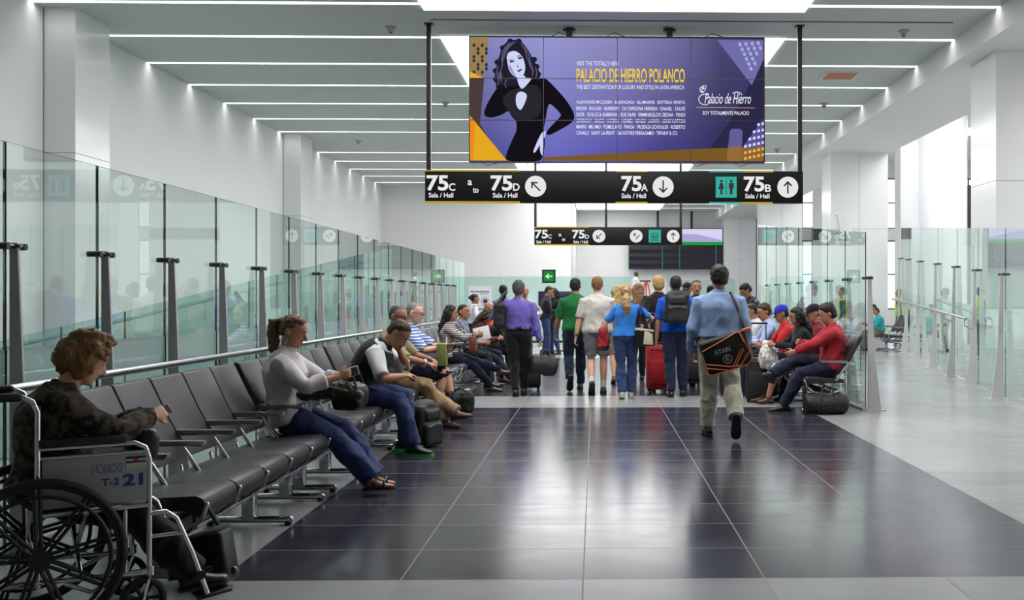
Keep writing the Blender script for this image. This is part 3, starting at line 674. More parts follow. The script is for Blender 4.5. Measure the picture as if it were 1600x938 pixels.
detector(1289, 160, 'small detector on the ceiling right of the sign pole')
detector(1215, 232, 'small detector on the ceiling under the video wall corner')
Y = 7040 / (466 - 116); x = (1314 - 930) * Y / 1600
t = thing('ceiling_hatch', 'open orange brown rectangular hatch in the ceiling right of the video wall', 'ceiling hatch', (x, Y, CZ))
MB().b2((-.30, -.3, -.012), (.30, .3, .0)).build('hatch_cover', pbr('orange brown hatch', (190, 110, 70), .6), t, smooth=0)
f = MB()
for p, q in (((-.33, -.33, -.02), (.33, -.30, 0)), ((-.33, .30, -.02), (.33, .33, 0)), ((-.33, -.3, -.02), (-.30, .3, 0)), ((.30, -.3, -.02), (.33, .3, 0))): f.b2(p, q)
f.build('hatch_frame', M_soff, t, smooth=0)
t = thing('air_slot', 'long thin dark air slot across the near ceiling band', 'air vent', (.3, 16.2, CZ))
MB().b2((-2.9, -.03, -.012), (6.0 - .6, .03, 0)).build('vent_slot', pbr('slot dark', (70, 72, 72), .6), t, smooth=0)
MB().b2((-2.9, -.045, -.006), (6.0 - .6, -.03, 0)).b2((-2.9, .03, -.006), (6.0 - .6, .045, 0)).build('vent_frame', M_soff, t, smooth=0)
t = thing('wall_speaker', 'white slanted speaker box on the side of the second right column', 'speaker', (6.45, 26.0, 3.2))
MB().box((.05, .6, .0), (.28, .3, .9), (R(0), R(-8), R(0))).build('speaker_body', M_white, t, bevel=.02)
MB().box((-.095, .6, .0), (.02, .24, .78), (R(0), R(-8), R(0))).build('speaker_grille', pbr('light grille', (190, 192, 195), .6), t)
MB().tube([(.1, .7, 0), (.2, 2.05, 0)], .03, 10).build('bracket', M_steel, t)
# ---------------------------------------------------------------- figures
def fuse(mb, name, mat, parent=None, vox=.01, it=3, fold=0.0, ff=9.0, seed=0, fz=.55, ridge=False):
    """grow one continuous skin over overlapping closed shapes"""
    import bmesh
    me = mb.mesh(name); bm = bmesh.new(); bm.from_mesh(me); bmesh.ops.recalc_face_normals(bm, faces=bm.faces); bm.to_mesh(me); bm.free()
    ob = bpy.data.objects.new(name, me); COL.objects.link(ob)
    r = ob.modifiers.new('r', 'REMESH'); r.mode = 'VOXEL'; r.voxel_size = vox; r.adaptivity = 0
    if it:
        sm = ob.modifiers.new('s', 'SMOOTH'); sm.factor = .6; sm.iterations = it
    dg = bpy.context.evaluated_depsgraph_get(); ev = ob.evaluated_get(dg)
    out = bpy.data.meshes.new_from_object(ev); bpy.data.objects.remove(ob); bpy.data.meshes.remove(me)
    if fold:
        sd = Vector((seed * 3.7, seed * 1.3, seed * 2.1))
        nv = len(out.vertices); co = [0.0] * (nv * 3); no = [0.0] * (nv * 3)
        out.vertices.foreach_get('co', co); out.vertex_normals.foreach_get('vector', no)
        for i in range(0, nv * 3, 3):
            p = Vector((co[i] * ff, co[i + 1] * ff, co[i + 2] * ff * fz)) + sd
            n1 = noise.noise(p); d = fold * ((n1 + .5 * noise.noise(p * 2.3)) if not ridge else (.9 - 3.2 * abs(n1 + .35 * noise.noise(p * 1.7)) + .5 * noise.noise(p * 2.6)))
            co[i] += no[i] * d; co[i + 1] += no[i + 1] * d; co[i + 2] += no[i + 2] * d
        out.vertices.foreach_set('co', co); out.update()
    out.shade_smooth(); out.name = name
    out.materials.clear()
    return link(out, name, mat, parent)

def cloth(name, rgb, kind='plain', rgb2=None, sc=60, rough=.85, nscale=14, nc=.12):
    if name in MATS: return MATS[name]
    m = pbr(name, rgb, rough, spec=.2, bump=.35, bscale=260, noise_c=nc, nscale=nscale, sheen=.15)
    nt = m.node_tree; L = nt.links.new; b = nt.nodes['Principled BSDF']
    if kind != 'plain':
        tc = nt.nodes.new('ShaderNodeTexCoord'); mx = nt.nodes.new('ShaderNodeMix'); mx.data_type = 'RGBA'
        mx.inputs[6].default_value = lin(rgb) + (1,); mx.inputs[7].default_value = lin(rgb2) + (1,)
        if kind in ('stripes', 'stripes_v'):
            wv = nt.nodes.new('ShaderNodeTexWave'); wv.wave_type = 'BANDS'; wv.bands_direction = 'Z' if kind == 'stripes' else 'X'
            wv.inputs['Scale'].default_value = sc; wv.inputs['Distortion'].default_value = .6; wv.inputs['Detail Scale'].default_value = .5
            L(tc.outputs['Object'], wv.inputs['Vector']); src = wv.outputs['Fac']
        else:
            n = nt.nodes.new('ShaderNodeTexNoise'); n.inputs['Scale'].default_value = sc; n.inputs['Detail'].default_value = 2
            L(tc.outputs['Object'], n.inputs['Vector']); src = n.outputs['Fac']
        rp = nt.nodes.new('ShaderNodeValToRGB'); rp.color_ramp.elements[0].position = .47; rp.color_ramp.elements[1].position = .55
        L(src, rp.inputs[0]); L(rp.outputs[0], mx.inputs[0]); L(mx.outputs[2], b.inputs['Base Color'])
    return m
def hair_mat(name, rgb, rgb2=None):
    if name in MATS: return MATS[name]
    m = pbr(name, rgb, .5, spec=.35, bump=.0); nt = m.node_tree; L = nt.links.new; b = nt.nodes['Principled BSDF']
    tc = nt.nodes.new('ShaderNodeTexCoord'); mp = nt.nodes.new('ShaderNodeMapping'); mp.inputs['Scale'].default_value = (60, 60, 9)
    n = nt.nodes.new('ShaderNodeTexNoise'); n.inputs['Scale'].default_value = 2; n.inputs['Detail'].default_value = 3
    L(tc.outputs['Object'], mp.inputs[0]); L(mp.outputs[0], n.inputs['Vector'])
    mx = nt.nodes.new('ShaderNodeMix'); mx.data_type = 'RGBA'; c = lin(rgb); c2 = lin(rgb2) if rgb2 else tuple(v * 2.0 + .004 for v in c)
    mx.inputs[6].default_value = c + (1,); mx.inputs[7].default_value = c2 + (1,)
    L(n.outputs['Fac'], mx.inputs[0]); L(mx.outputs[2], b.inputs['Base Color'])
    bp = nt.nodes.new('ShaderNodeBump'); bp.inputs['Strength'].default_value = .5; bp.inputs['Distance'].default_value = .008
    L(n.outputs['Fac'], bp.inputs['Height']); L(bp.outputs['Normal'], b.inputs['Normal']); return m
def skin(name, rgb):
    m = pbr('skin ' + name, rgb, .5, spec=.35, noise_c=.06, nscale=25)
    m.node_tree.nodes['Principled BSDF'].inputs['Subsurface Weight'].default_value = .0
    return m
SK = {'fair': skin('fair', (222, 170, 142)), 'tan': skin('tan', (190, 138, 108)), 'brown': skin('brown', (172, 122, 98)), 'dark': skin('dark', (120, 80, 62))}
HR = {'black': hair_mat('black hair', (22, 18, 17)), 'brown': hair_mat('dark brown hair', (52, 36, 26)), 'mbrown': hair_mat('mid brown hair', (74, 56, 40), (116, 92, 66)), 'lbrown': hair_mat('light brown hair', (98, 70, 42), (150, 112, 70)),
      'blonde': hair_mat('blonde hair', (150, 116, 70), (196, 164, 108)), 'auburn': hair_mat('auburn hair', (92, 64, 34), (150, 110, 60)), 'grey': hair_mat('grey hair', (96, 92, 90), (150, 148, 146)), 'dgrey': hair_mat('dark greying hair', (50, 48, 48), (92, 90, 90))}

def ik(a, t, l1, l2, pole):
    d = t - a; L_ = d.length; mx = (l1 + l2) * .998
    if L_ > mx: t = a + d * (mx / L_); d = t - a; L_ = mx
    if L_ < abs(l1 - l2) + .03: L_ = abs(l1 - l2) + .03; t = a + d.normalized() * L_; d = t - a
    u = d.normalized(); x = (l1 * l1 - l2 * l2 + L_ * L_) / (2 * L_); h = math.sqrt(max(0, l1 * l1 - x * x))
    p = pole - u * pole.dot(u)
    p = p.normalized() if p.length > 1e-5 else u.orthogonal().normalized()
    return a + u * x + p * h, t

TM = [(-.16, .085, .075), (-.09, .150, .108), (0, .168, .118), (.13, .160, .112), (.32, .146, .105), (.52, .158, .112), (.70, .168, .118), (.80, .160, .108), (.88, .140, .092), (.95, .098, .074), (1.03, .060, .060)]
TF = [(-.16, .085, .078), (-.09, .158, .115), (0, .175, .122), (.13, .155, .110), (.32, .122, .094), (.52, .138, .105), (.68, .148, .124), (.80, .138, .100), (.88, .122, .084), (.95, .086, .066), (1.03, .053, .053)]

def person(label, loc, rz, H=1.70, pelvis=(0, 0, None), lean=(0, 4), roll=0, twist=0, head=(0, 0, 0), hands=None, feet=None, sex='m', wd=1.0, belly=0.0, sk='brown',
           hair=('short', 'black'), top=None, sleeve=1.0, hem=-.02, tuck=True, legs=None, leg_to=1.0, flare=0.0, shoe=None, sole=None, vox=.011, epole=None, kpole=None, fingers=(28, 34), palms=None,
           face=True, collar=True, belt=None, vest=None, jacket=None, skirt=None, extras=(), loose=.0, group=None, sock=None, sandal=False, hdirs=None, baseball=None, glasses=False):
    s = H / 1.72; V = Vector; T_ = TF if sex == 'f' else TM
    px, py, pz = pelvis; pz = .925 * s if pz is None else pz
    P0 = V((px, py, pz)); N_ = 24; L_ = .505 * s
    rt = math.radians(twist)
    def d_at(t):
        f = max(0, min(1, t)); a = R(lean[0] + (lean[1] - lean[0]) * f); r_ = R(roll)
        return V((math.sin(r_) * math.cos(a), math.sin(a), math.cos(a) * math.cos(r_))).normalized()
    ts = [i / N_ for i in range(-6, N_ + 8)]; i0 = 6; pos = [None] * len(ts); pos[i0] = P0
    for i in range(i0 + 1, len(ts)): pos[i] = pos[i - 1] + d_at((ts[i] + ts[i - 1]) / 2) * (L_ / N_)
    for i in range(i0 - 1, -1, -1): pos[i] = pos[i + 1] - d_at(0) * (L_ / N_)
    def S(t):
        f = (t - ts[0]) * N_; i = max(0, min(len(ts) - 2, int(f))); return pos[i].lerp(pos[i + 1], f - i)
    def frame(t):
        d = d_at(t); f = max(0, min(1, t)); a = rt * f
        u = V((math.cos(a), math.sin(a), 0)); u = (u - d * u.dot(d)).normalized(); return u, d.cross(u).normalized()   # right, forward(back?)
    def rad(t):
        for (t0, a0, b0), (t1, a1, b1) in zip(T_, T_[1:]):
            if t <= t1:
                f = max(0, (t - t0) / (t1 - t0)); return a0 + (a1 - a0) * f, b0 + (b1 - b0) * f
        return T_[-1][1:]
    def torso(mb, t0, t1, inf, grow=0.0, n=28):
        secs = []; k = 14
        for i in range(k + 1):
            t = t0 + (t1 - t0) * i / k; rx, ry = rad(t); u, v = frame(t); b = belly * math.exp(-((t - .28) / .26) ** 2)
            g = inf + grow * (1 - i / k)
            secs.append((S(t) + v * b * .75 * s, u, v, (rx * wd + b * .45) * s + g, (ry * (wd * .5 + .5) + b * .6) * s + g))
        mb.loft(secs, n)
    neck_u, neck_v = frame(1.0); nb = S(1.0)
    hp, hy, ht = head
    HM = Matrix.Rotation(R(hy) + rt, 3, 'Z') @ Matrix.Rotation(R(-hp), 3, 'X') @ Matrix.Rotation(R(ht), 3, 'Y')
    na = R(lean[1] * .6 + hp * .35)
    hc = nb + Matrix.Rotation(rt + R(hy) * .3, 3, 'Z') @ V((math.sin(R(roll)) * .1, math.sin(na) * .17 * s + .012, math.cos(na) * .158 * s))
    hs = s * (1.0 if sex == 'm' else .97) * 1.02
    def Hd(x, y, z): return hc + HM @ (V((x, y, z)) * hs)
    # limbs
    su, sv = frame(.86); sh = {}; el = {}; wr = {}; hip = {}; kn = {}; an = {}
    shw = (.168 if sex == 'm' else .146) * wd ** .7 * s
    hands = hands or {}; feet = feet or {}; epole = epole or {}; kpole = kpole or {}; palms = palms or {}; hdirs = hdirs or {}
    for k, sg in (('R', 1), ('L', -1)):
        sh[k] = S(.835) + su * sg * shw
        tgt = V(hands.get(k, (sg * (shw + .07), .02 + py, pz - .10 * s)))
        pl = V(epole.get(k, (sg * .5, -1, -.35)))
        el[k], wr[k] = ik(sh[k], tgt, .285 * s, .250 * s, pl)
        hip[k] = P0 + frame(0)[0] * sg * .088 * s * wd ** .5
        ft = feet.get(k, ((sg * .10, 0, .09), 0, 0))
        an[k] = V(ft[0]); kp = V(kpole.get(k, (sg * .05, 1, .0)))
        kn[k], an[k] = ik(hip[k], an[k], .425 * s, .415 * s, kp)
    aw = wd ** .5 * (1.0 if sex == 'm' else .86)
    def arm(mb, k, inf, f=1.0, mult=1.0):
        A, B, C_ = sh[k], el[k], wr[k]; n1 = 6; pts = []; rr = []
        prof = [(0, .056), (.35, .050), (.75, .042), (1.0, .039), (1.3, .040), (1.6, .034), (2.0, .026)]
        sg_ = 1 if k == 'R' else -1
        mb.tube([S(.985) + su * sg_ * .02 * s, A - su * sg_ * .055 * s + Vector((0, 0, .014 * s)), A + Vector((0, 0, -.012))], [.042 * s + inf * .7, .043 * s + inf * .8, .042 * s + inf], 12)
        st = A - su * sg_ * .03 * s
        pts.append(st); rr.append(.048 * s * aw + inf)
        for t, r_ in prof:
            if t > 2 * f + 1e-6:
                break
            pts.append(A.lerp(B, t) if t <= 1 else B.lerp(C_, t - 1)); rr.append(r_ * s * aw + inf * mult)
        t = 2 * f
        if t not in [p[0] for p in prof]:
            r_ = .03
            for (a0, r0), (a1, r1) in zip(prof, prof[1:]):
                if a0 <= t <= a1: r_ = r0 + (r1 - r0) * (t - a0) / (a1 - a0)
            pts.append(A.lerp(B, t) if t <= 1 else B.lerp(C_, t - 1)); rr.append(r_ * s * aw + inf * mult)
        mb.tube(pts, rr, 14)
    lw = wd ** .5
    def leg(mb, k, inf, f=1.0, flr=0.0, start=0.0):
        A, B, C_ = hip[k], kn[k], an[k]; pts = []; rr = []
        prof = [(0, .088), (.3, .082), (.7, .064), (1.0, .053), (1.15, .052), (1.35, .056), (1.7, .042), (2.0, .036)]
        for t, r_ in prof:
            if t > 2 * f: break
            pts.append(A.lerp(B, t) if t <= 1 else B.lerp(C_, t - 1)); rr.append(r_ * s * lw + inf + flr * max(0, t - .9))
        t = 2 * f
        if abs(t - 2) > .01:
            pts.append(A.lerp(B, t) if t <= 1 else B.lerp(C_, t - 1)); rr.append((.06 if t < 1.2 else .05) * s * lw + inf + flr * max(0, t - .9))
        mb.tube(pts, rr, 16, round_ends=False)
    # ---- body
    b = MB(); torso(b, -.16, 1.03, 0)
    b.tube([S(.97), S(1.04), hc - HM @ V((0, .015, .06)) * hs, hc - HM @ V((0, .01, .02)) * hs], [.064 * s, .055 * s, .054 * s, .05 * s], 16)
    X, Yv = HM @ V((1, 0, 0)), HM @ V((0, 1, 0))
    hsec = [(-.117, .052, .018, .018), (-.110, .046, .034, .034), (-.09, .034, .050, .054), (-.06, .018, .062, .074), (-.03, .006, .069, .087), (0, .0, .073, .094), (.03, -.004, .076, .098), (.06, -.006, .073, .094), (.088, -.008, .060, .078), (.106, -.010, .038, .052), (.116, -.012, .012, .016)]
    b.loft([(Hd(0, cy, z), X, Yv, rx * hs, ry * hs) for z, cy, rx, ry in hsec], 24)
    if face:
        b.tube([Hd(0, .090, .018), Hd(0, .106, -.008), Hd(0, .119, -.030)], [.008 * hs, .011 * hs, .013 * hs], 10, round_ends=True)
        b.tube([Hd(-.014, .098, -.034), Hd(.014, .098, -.034)], .009 * hs, 8, round_ends=True)
        b.tube([Hd(-.04, .078, .026), Hd(-.015, .090, .028), Hd(.015, .090, .028), Hd(.04, .078, .026)], .009 * hs, 8, round_ends=True)
        b.tube([Hd(-.018, .084, -.058), Hd(0, .092, -.057), Hd(.018, .084, -.058)], .0075 * hs, 8, round_ends=True)
        b.tube([Hd(-.014, .084, -.068), Hd(0, .090, -.069), Hd(.014, .084, -.068)], .0075 * hs, 8, round_ends=True)
        b.ell(Hd(0, .080, -.100), (.020 * hs, .018 * hs, .014 * hs), HM, 12, 6)
    for sg in (-1, 1):
        b.loft([(Hd(sg * .072, -.012, -.008), Yv, HM @ V((0, 0, 1)), .014 * hs, .026 * hs), (Hd(sg * .084, -.018, -.006), Yv, HM @ V((0, 0, 1)), .019 * hs, .034 * hs), (Hd(sg * .090, -.022, -.006), Yv, HM @ V((0, 0, 1)), .012 * hs, .026 * hs)], 12)
    J = {}
    for k, sg in (('R', 1), ('L', -1)):
        arm(b, k, 0); leg(b, k, 0)
        # hand: palm, four fingers, thumb
        d = V(hdirs[k]).normalized() if k in hdirs else (wr[k] - el[k]).normalized()
        pn = V(palms.get(k, (-sg, .0, 0))); pn = pn - d * pn.dot(d); pn = pn.normalized() if pn.length > .05 else d.orthogonal().normalized()
        lat = d.cross(pn).normalized()
        # thumb side: forwards/up for hanging arms
        th = lat if lat.dot(V((0, 1, .6))) > 0 else -lat
        hsz = s * (1.0 if sex == 'm' else .92); W0 = wr[k]; fr = max(.0082, vox * .62)
        b.loft([(W0 - d * .01, th, pn, .026 * hsz, .020 * hsz), (W0 + d * .03 * hsz, th, pn, .036 * hsz, .018 * hsz), (W0 + d * .075 * hsz, th, pn, .042 * hsz, .016 * hsz), (W0 + d * .095 * hsz, th, pn, .038 * hsz, .011 * hsz)], 14)
        for j, (o_, ln) in enumerate(((.030, .074), (.010, .082), (-.011, .076), (-.031, .060))):
            p = W0 + d * .085 * hsz + th * o_ * hsz; q = d.copy(); pts = [p]; c = R(fingers[0] + 4 * j)
            for seg in (.44, .32, .24):
                q = (Matrix.Rotation(c, 3, d.cross(pn)) @ q).normalized(); p = p + q * ln * seg * hsz; pts.append(p); c = R(fingers[1])
            b.tube(pts, [fr, fr * .95, fr * .88, fr * .75], 8, round_ends=True)
        p = W0 + d * .028 * hsz + th * .028 * hsz; q1 = (d * .55 + th * .7 + pn * .35).normalized(); q2 = (d * .85 + th * .25 + pn * .45).normalized()
        b.tube([p, p + q1 * .036 * hsz, p + q1 * .036 * hsz + q2 * .030 * hsz, p + q1 * .036 * hsz + q2 * .052 * hsz], [.013 * hsz, fr * 1.15, fr * 1.05, fr * .8], 8, round_ends=True)
        J['palm' + k] = W0 + d * .07 * hsz + pn * .028; J['hand' + k] = W0 + d * .07 * hsz; J['dir' + k] = d; J['pn' + k] = pn; J['th' + k] = th
        # foot
        ft = feet.get(k, ((0, 0, 0), 0, 0)); fm = Matrix.Rotation(R(ft[1]), 3, 'Z') @ Matrix.Rotation(R(-ft[2]), 3, 'X')
        J['fm' + k] = fm
        fs = s * (1.02 if sex == 'm' else .92)
        def FS(inf, fl=1.0): return [(an[k] + fm @ (V((0, a, z)) * fs), fm @ V((1, 0, 0)), fm @ V((0, 0, 1)), rx * fs + inf, rz_ * fs + inf * .6) for a, z, rx, rz_ in
            ((-.085, -.058, .018, .016), (-.07, -.048, .032, .034), (-.02, -.036, .035, .046), (.05, -.050, .040, .034), (.11, -.062, .045, .024), (.155, -.066, .038, .018), (.178, -.068, .018, .012))]
        b.loft(FS(-.006), 14)
        J['FS' + k] = FS
    body = fuse(b, 'person', SK[sk], None, vox, 2)
    body.location = loc if len(loc) == 3 else (loc[0], loc[1], 0); body.rotation_euler = (0, 0, R(rz)); tag(body, label, 'person', group)
    sd = len(label) * .37 + loc[0]
    # ---- clothes
    cv = max(vox, .009)
    if legs is not None and skirt is None:
        c = MB(); torso(c, -.17, .22, .008)
        for k in 'RL': leg(c, k, .014 + loose, leg_to, flare)
        fuse(c, 'shorts' if leg_to < .75 else 'trousers', legs, body, cv, 3, .0075, 8.5, sd, .8, True)
    if skirt is not None:
        c = MB(); torso(c, -.17, .22, .010)
        for k in 'RL': leg(c, k, .035, leg_to, .05)
        m_ = [(kn['R'] + kn['L']) / 2, (hip['R'] + hip['L']) / 2]; c.tube([m_[1], m_[0]], [.1, .08], 14)
        fuse(c, 'skirt', skirt, body, cv, 4, .010, 10, sd)
    if top is not None:
        c = MB(); torso(c, .13 if tuck else hem, .99, .016 + loose, (.012 if not tuck else .004))
        for k in 'RL': arm(c, k, .013 + loose * .6, sleeve, 1.15 if sleeve > .9 else 1.3)
        if collar:
            u, v = frame(1.0); c.loft([(S(.93), u, v, .105 * s, .088 * s), (S(.985), u, v, .082 * s, .078 * s), (S(1.03), u, v, .070 * s, .070 * s), (S(1.07), u, v, .064 * s, .064 * s)], 20)
        fuse(c, 'shirt', top, body, cv, 3, .0075, 6.5, sd + 5, .75, True)
    if vest is not None:
        c = MB(); torso(c, hem - .04, .97, .040 + loose)
        for k, sg in (('R', 1), ('L', -1)): c.ell(sh[k] - su * sg * .030, (.052 * s, .078 * s, .072 * s), None, 14, 8)
        u, v = frame(1.0); c.loft([(S(.94), u, v, .10 * s, .092 * s), (S(1.03), u, v, .078 * s, .078 * s), (S(1.07), u, v, .070 * s, .070 * s)], 20)
        fuse(c, 'vest', vest, body, cv, 3, .008, 9, sd + 9)
    if jacket is not None:
        c = MB(); torso(c, hem - .05, .99, .030 + loose, .012)
        for k in 'RL': arm(c, k, .024, .97, 1.1)
        u, v = frame(1.0); c.loft([(S(.94), u, v, .10 * s, .092 * s), (S(1.04), u, v, .075 * s, .075 * s)], 20)
        fuse(c, 'jacket', jacket, body, cv, 3, .009, 7, sd + 2, .8, True)
    if belt is not None:
        c = MB(); secs = []
        for t in (.135, .20):
            rx, ry = rad(t); u, v = frame(t); bb = belly * math.exp(-((t - .28) / .26) ** 2)
            secs.append((S(t) + v * bb * .75 * s, u, v, (rx * wd + bb * .45) * s + .028, (ry * (wd * .5 + .5) + bb * .6) * s + .028))
        c.loft(secs, 32); c.build('belt', belt, body)
    for k, sg in (('R', 1), ('L', -1)):
        if shoe is not None:
            fm = J['fm' + k]; FS = J['FS' + k]; c = MB(); fs = s * (1.02 if sex == 'm' else .92)
            if sandal:
                for a0, w_ in ((.10, .052), (.02, .046)):
                    P = [an[k] + fm @ (V((w_ * math.cos(q) , a0, -.085 + .056 * math.sin(q) + .012)) * fs) for q in [math.pi * i / 8 for i in range(9)]]
                    c.tube(P, .009, 8)
                o = c.build('shoe', shoe, body)
            else:
                c.loft(FS(.006), 16); c.tube([an[k] + fm @ (V((0, 0, -.05)) * fs), an[k] + (kn[k] - an[k]).normalized() * .018], [.044 * s, .042 * s], 14)
                o = fuse(c, 'shoe', shoe, body, min(cv, .010), 2)
            c = MB(); ol = [(.0, -.094), (.026, -.086), (.037, -.05), (.036, 0), (.042, .06), (.049, .11), (.042, .155), (.022, .183), (0, .19)]
            ol = ol + [(-x, y) for x, y in reversed(ol[1:-1])]
            c.prism([(x * 1.04, y) for x, y in ol], .016, lambda x, y, z: an[k] + fm @ (V((x, y, -.090 + z)) * fs))
            c.build('sole', sole or M_black, o)
        if sock is not None:
            c = MB(); dd = (kn[k] - an[k]).normalized(); c.tube([an[k] - dd * .02, an[k] + dd * .10], [.043 * s, .045 * s], 14); c.build('sock', sock, body)
    # ---- hair
    kind, colr = hair; hm = HR[colr] if colr in HR else colr; c = MB(); hv = max(.008, min(vox, .010)); amp, hf = .004, 30
    Z = HM @ V((0, 0, 1))
    def cap(g=0.0, lo=-.07):
        c.loft([(Hd(0, -.056, lo), X, Yv, (.048 + g) * hs, (.038 + g) * hs), (Hd(0, -.054, lo + .03), X, Yv, (.067 + g) * hs, (.052 + g) * hs), (Hd(0, -.045, .0), X, Yv, (.0785 + g) * hs, (.068 + g) * hs), (Hd(0, -.027, .04), X, Yv, (.0835 + g) * hs, (.086 + g) * hs),
                (Hd(0, -.018, .078), X, Yv, (.074 + g) * hs, (.088 + g) * hs), (Hd(0, -.012, .105), X, Yv, (.055 + g) * hs, (.070 + g) * hs), (Hd(0, -.012, .122 + g), X, Yv, (.022 + g) * hs, (.030 + g) * hs)], 22)
    if kind == 'short': cap()
    elif kind == 'thin': cap(-.005, -.05); amp = .002
    elif kind == 'thick': cap(.010, -.08); amp = .006
    elif kind == 'curly':
        cap(.022, -.09); amp, hf = .018, 26
        for sg in (-1, 1): c.ell(Hd(sg * .065, -.02, -.02), (.045 * hs, .07 * hs, .09 * hs))
        c.ell(Hd(0, -.075, -.03), (.085 * hs, .07 * hs, .10 * hs)); c.ell(Hd(0, .03, .11), (.07 * hs, .06 * hs, .04 * hs)); c.ell(Hd(0, -.04, .105), (.08 * hs, .09 * hs, .05 * hs))
    elif kind in ('long', 'longwavy'):
        cap(.008, -.09); bk = -frame(.9)[1] * 1.0
        fwd = frame(.9)[1]; dn = V((0, 0, -1)); A0 = Hd(0, -.06, .02)
        if kind == 'longwavy': amp, hf = .012, 18
        for off, rr in ((-.05, .05), (0, .055), (.05, .05)):
            o_ = X * off; q = A0 + o_; z2 = S(.86) - fwd * .115 * s; z3 = S(.60) - fwd * .125 * s
            c.tube([q, q + Hd(0, -.03, -.10) - Hd(0, 0, 0), z2 + o_ * 1.3, z3 + o_ * 1.1], [rr, rr * .95, rr * .8, rr * .35], 12, round_ends=True)
        for sg in (-1, 1): c.tube([Hd(sg * .06, .0, .05), Hd(sg * .078, -.005, -.03), Hd(sg * .075, -.03, -.10)], [.03, .032, .028], 10, round_ends=True)
    elif kind == 'pony':
        cap(.004, -.06); c.ell(Hd(0, -.115, .035), (.028, .028, .028))
        q = Hd(0, -.13, .03); c.tube([q, q + HM @ V((0, -.045, -.02)), q + V((0, -.05, -.10)), q + V((0, -.045, -.20)), q + V((0, -.03, -.28))], [.022, .040, .048, .040, .014], 12, round_ends=True); amp = .007
    elif kind == 'bun': cap(.003, -.06); c.ell(Hd(0, -.12, .02), (.042, .04, .042))
    elif kind == 'ponylow':
        cap(.006, -.07); q = Hd(0, -.10, -.05); c.tube([q, q + V((0, -.06, -.06)), q + V((0, -.08, -.16)), q + V((0, -.06, -.26))], [.035, .062, .065, .03], 12, round_ends=True); amp = .010
    ho = None
    if kind != 'bald' and c.v: ho = fuse(c, 'hair', hm, body, hv, 2, amp, hf, sd, 1.0)
    if baseball:
        c = MB(); c.loft([(Hd(0, -.012, .035), X, Yv, .090 * hs, .108 * hs), (Hd(0, -.012, .075), X, Yv, .088 * hs, .105 * hs), (Hd(0, -.012, .110), X, Yv, .066 * hs, .080 * hs), (Hd(0, -.012, .134), X, Yv, .02 * hs, .025 * hs)], 24)
        o = c.build('cap', baseball, body)
        c = MB(); c.prism([(-.07, 0), (-.06, .06), (-.03, .085), (.03, .085), (.06, .06), (.07, 0)], .008, lambda x, y, z: Hd(x, .08 + y, .045 + z - y * .25)); c.build('visor', baseball, o)
    # ---- face details
    if face:
        for sg in (-1, 1):
            c = MB(); c.ell(Hd(sg * .031, .0765, .009), (.0115 * hs, .008 * hs, .0058 * hs), HM, 12, 8); e = c.build('eye', pbr('eye white', (180, 168, 160), .3), body)
            c = MB(); c.ell(Hd(sg * .031, .0825, .009), (.0052 * hs, .0030 * hs, .0050 * hs), HM, 10, 6); c.build('iris', pbr('dark iris', (30, 20, 16), .2), e)
            c = MB(); c.tube([Hd(sg * .014, .0985, .031), Hd(sg * .033, .0925, .036), Hd(sg * .050, .078, .030)], [.003 * hs, .0036 * hs, .002 * hs], 6); c.build('eyebrow', hm if colr not in ('blonde', 'grey') else HR['lbrown'], body)
        c = MB(); c.tube([Hd(-.024, .088, -.063), Hd(0, .0985, -.062), Hd(.024, .088, -.063)], [.002 * hs, .0050 * hs, .002 * hs], 8); c.build('mouth', pbr('lips', (150, 80, 72), .45), body)
    if glasses:
        c = MB()
        for sg in (-1, 1):
            c.tube([Hd(sg * .033 + .024 * math.cos(q), .108, .008 + .017 * math.sin(q)) for q in [math.pi * i / 8 for i in range(16)]], .0022, 6, closed=True)
            c.tube([Hd(sg * .057, .106, .014), Hd(sg * .078, .06, .014), Hd(sg * .084, -.02, .012)], .0022, 6)
        c.tube([Hd(-.01, .11, .012), Hd(.01, .11, .012)], .0022, 6); c.build('glasses', M_black, body)
    for ex in extras:
        c = MB()
        if ex == 'earring':
            for sg in (-1, 1):
                cc = Hd(sg * .088, -.014, -.075); c = MB().tube([cc + HM @ V((0, .024 * math.cos(q), .028 * math.sin(q))) for q in [math.pi * i / 10 for i in range(20)]], .003, 6, closed=True); c.build('earring', M_chrome, body)
        elif ex[:5] == 'watch':
            k = ex[5]; q = wr[k]; dd = (wr[k] - el[k]).normalized(); MB().tube([q - dd * .05, q - dd * .025], .036 * s * aw + .004, 14).build('wristwatch', M_steel if len(ex) < 7 else M_black, body)
        elif ex == 'hairtie':
            q = Hd(0, -.118, .03); MB().ell(q, (.03, .02, .03)).build('hair_tie', pbr('pale pink tie', (222, 170, 165), .6), body)
        elif ex == 'epaulettes':
            for sg in (-1, 1): MB().box(sh['R' if sg > 0 else 'L'] + V((-sg * .03, 0, .062)), (.11, .05, .012)).build('epaulette', M_black, body)
    Rz = Matrix.Rotation(R(rz), 3, 'Z'); L0 = Vector(body.location)
    J.update(dict(w=lambda p: Rz @ V(p) + L0, head=hc, HM=HM, sh=sh, el=el, wr=wr, hip=hip, kn=kn, an=an, S=S, frame=frame, body=body, rz=rz, Hd=Hd))
    return J
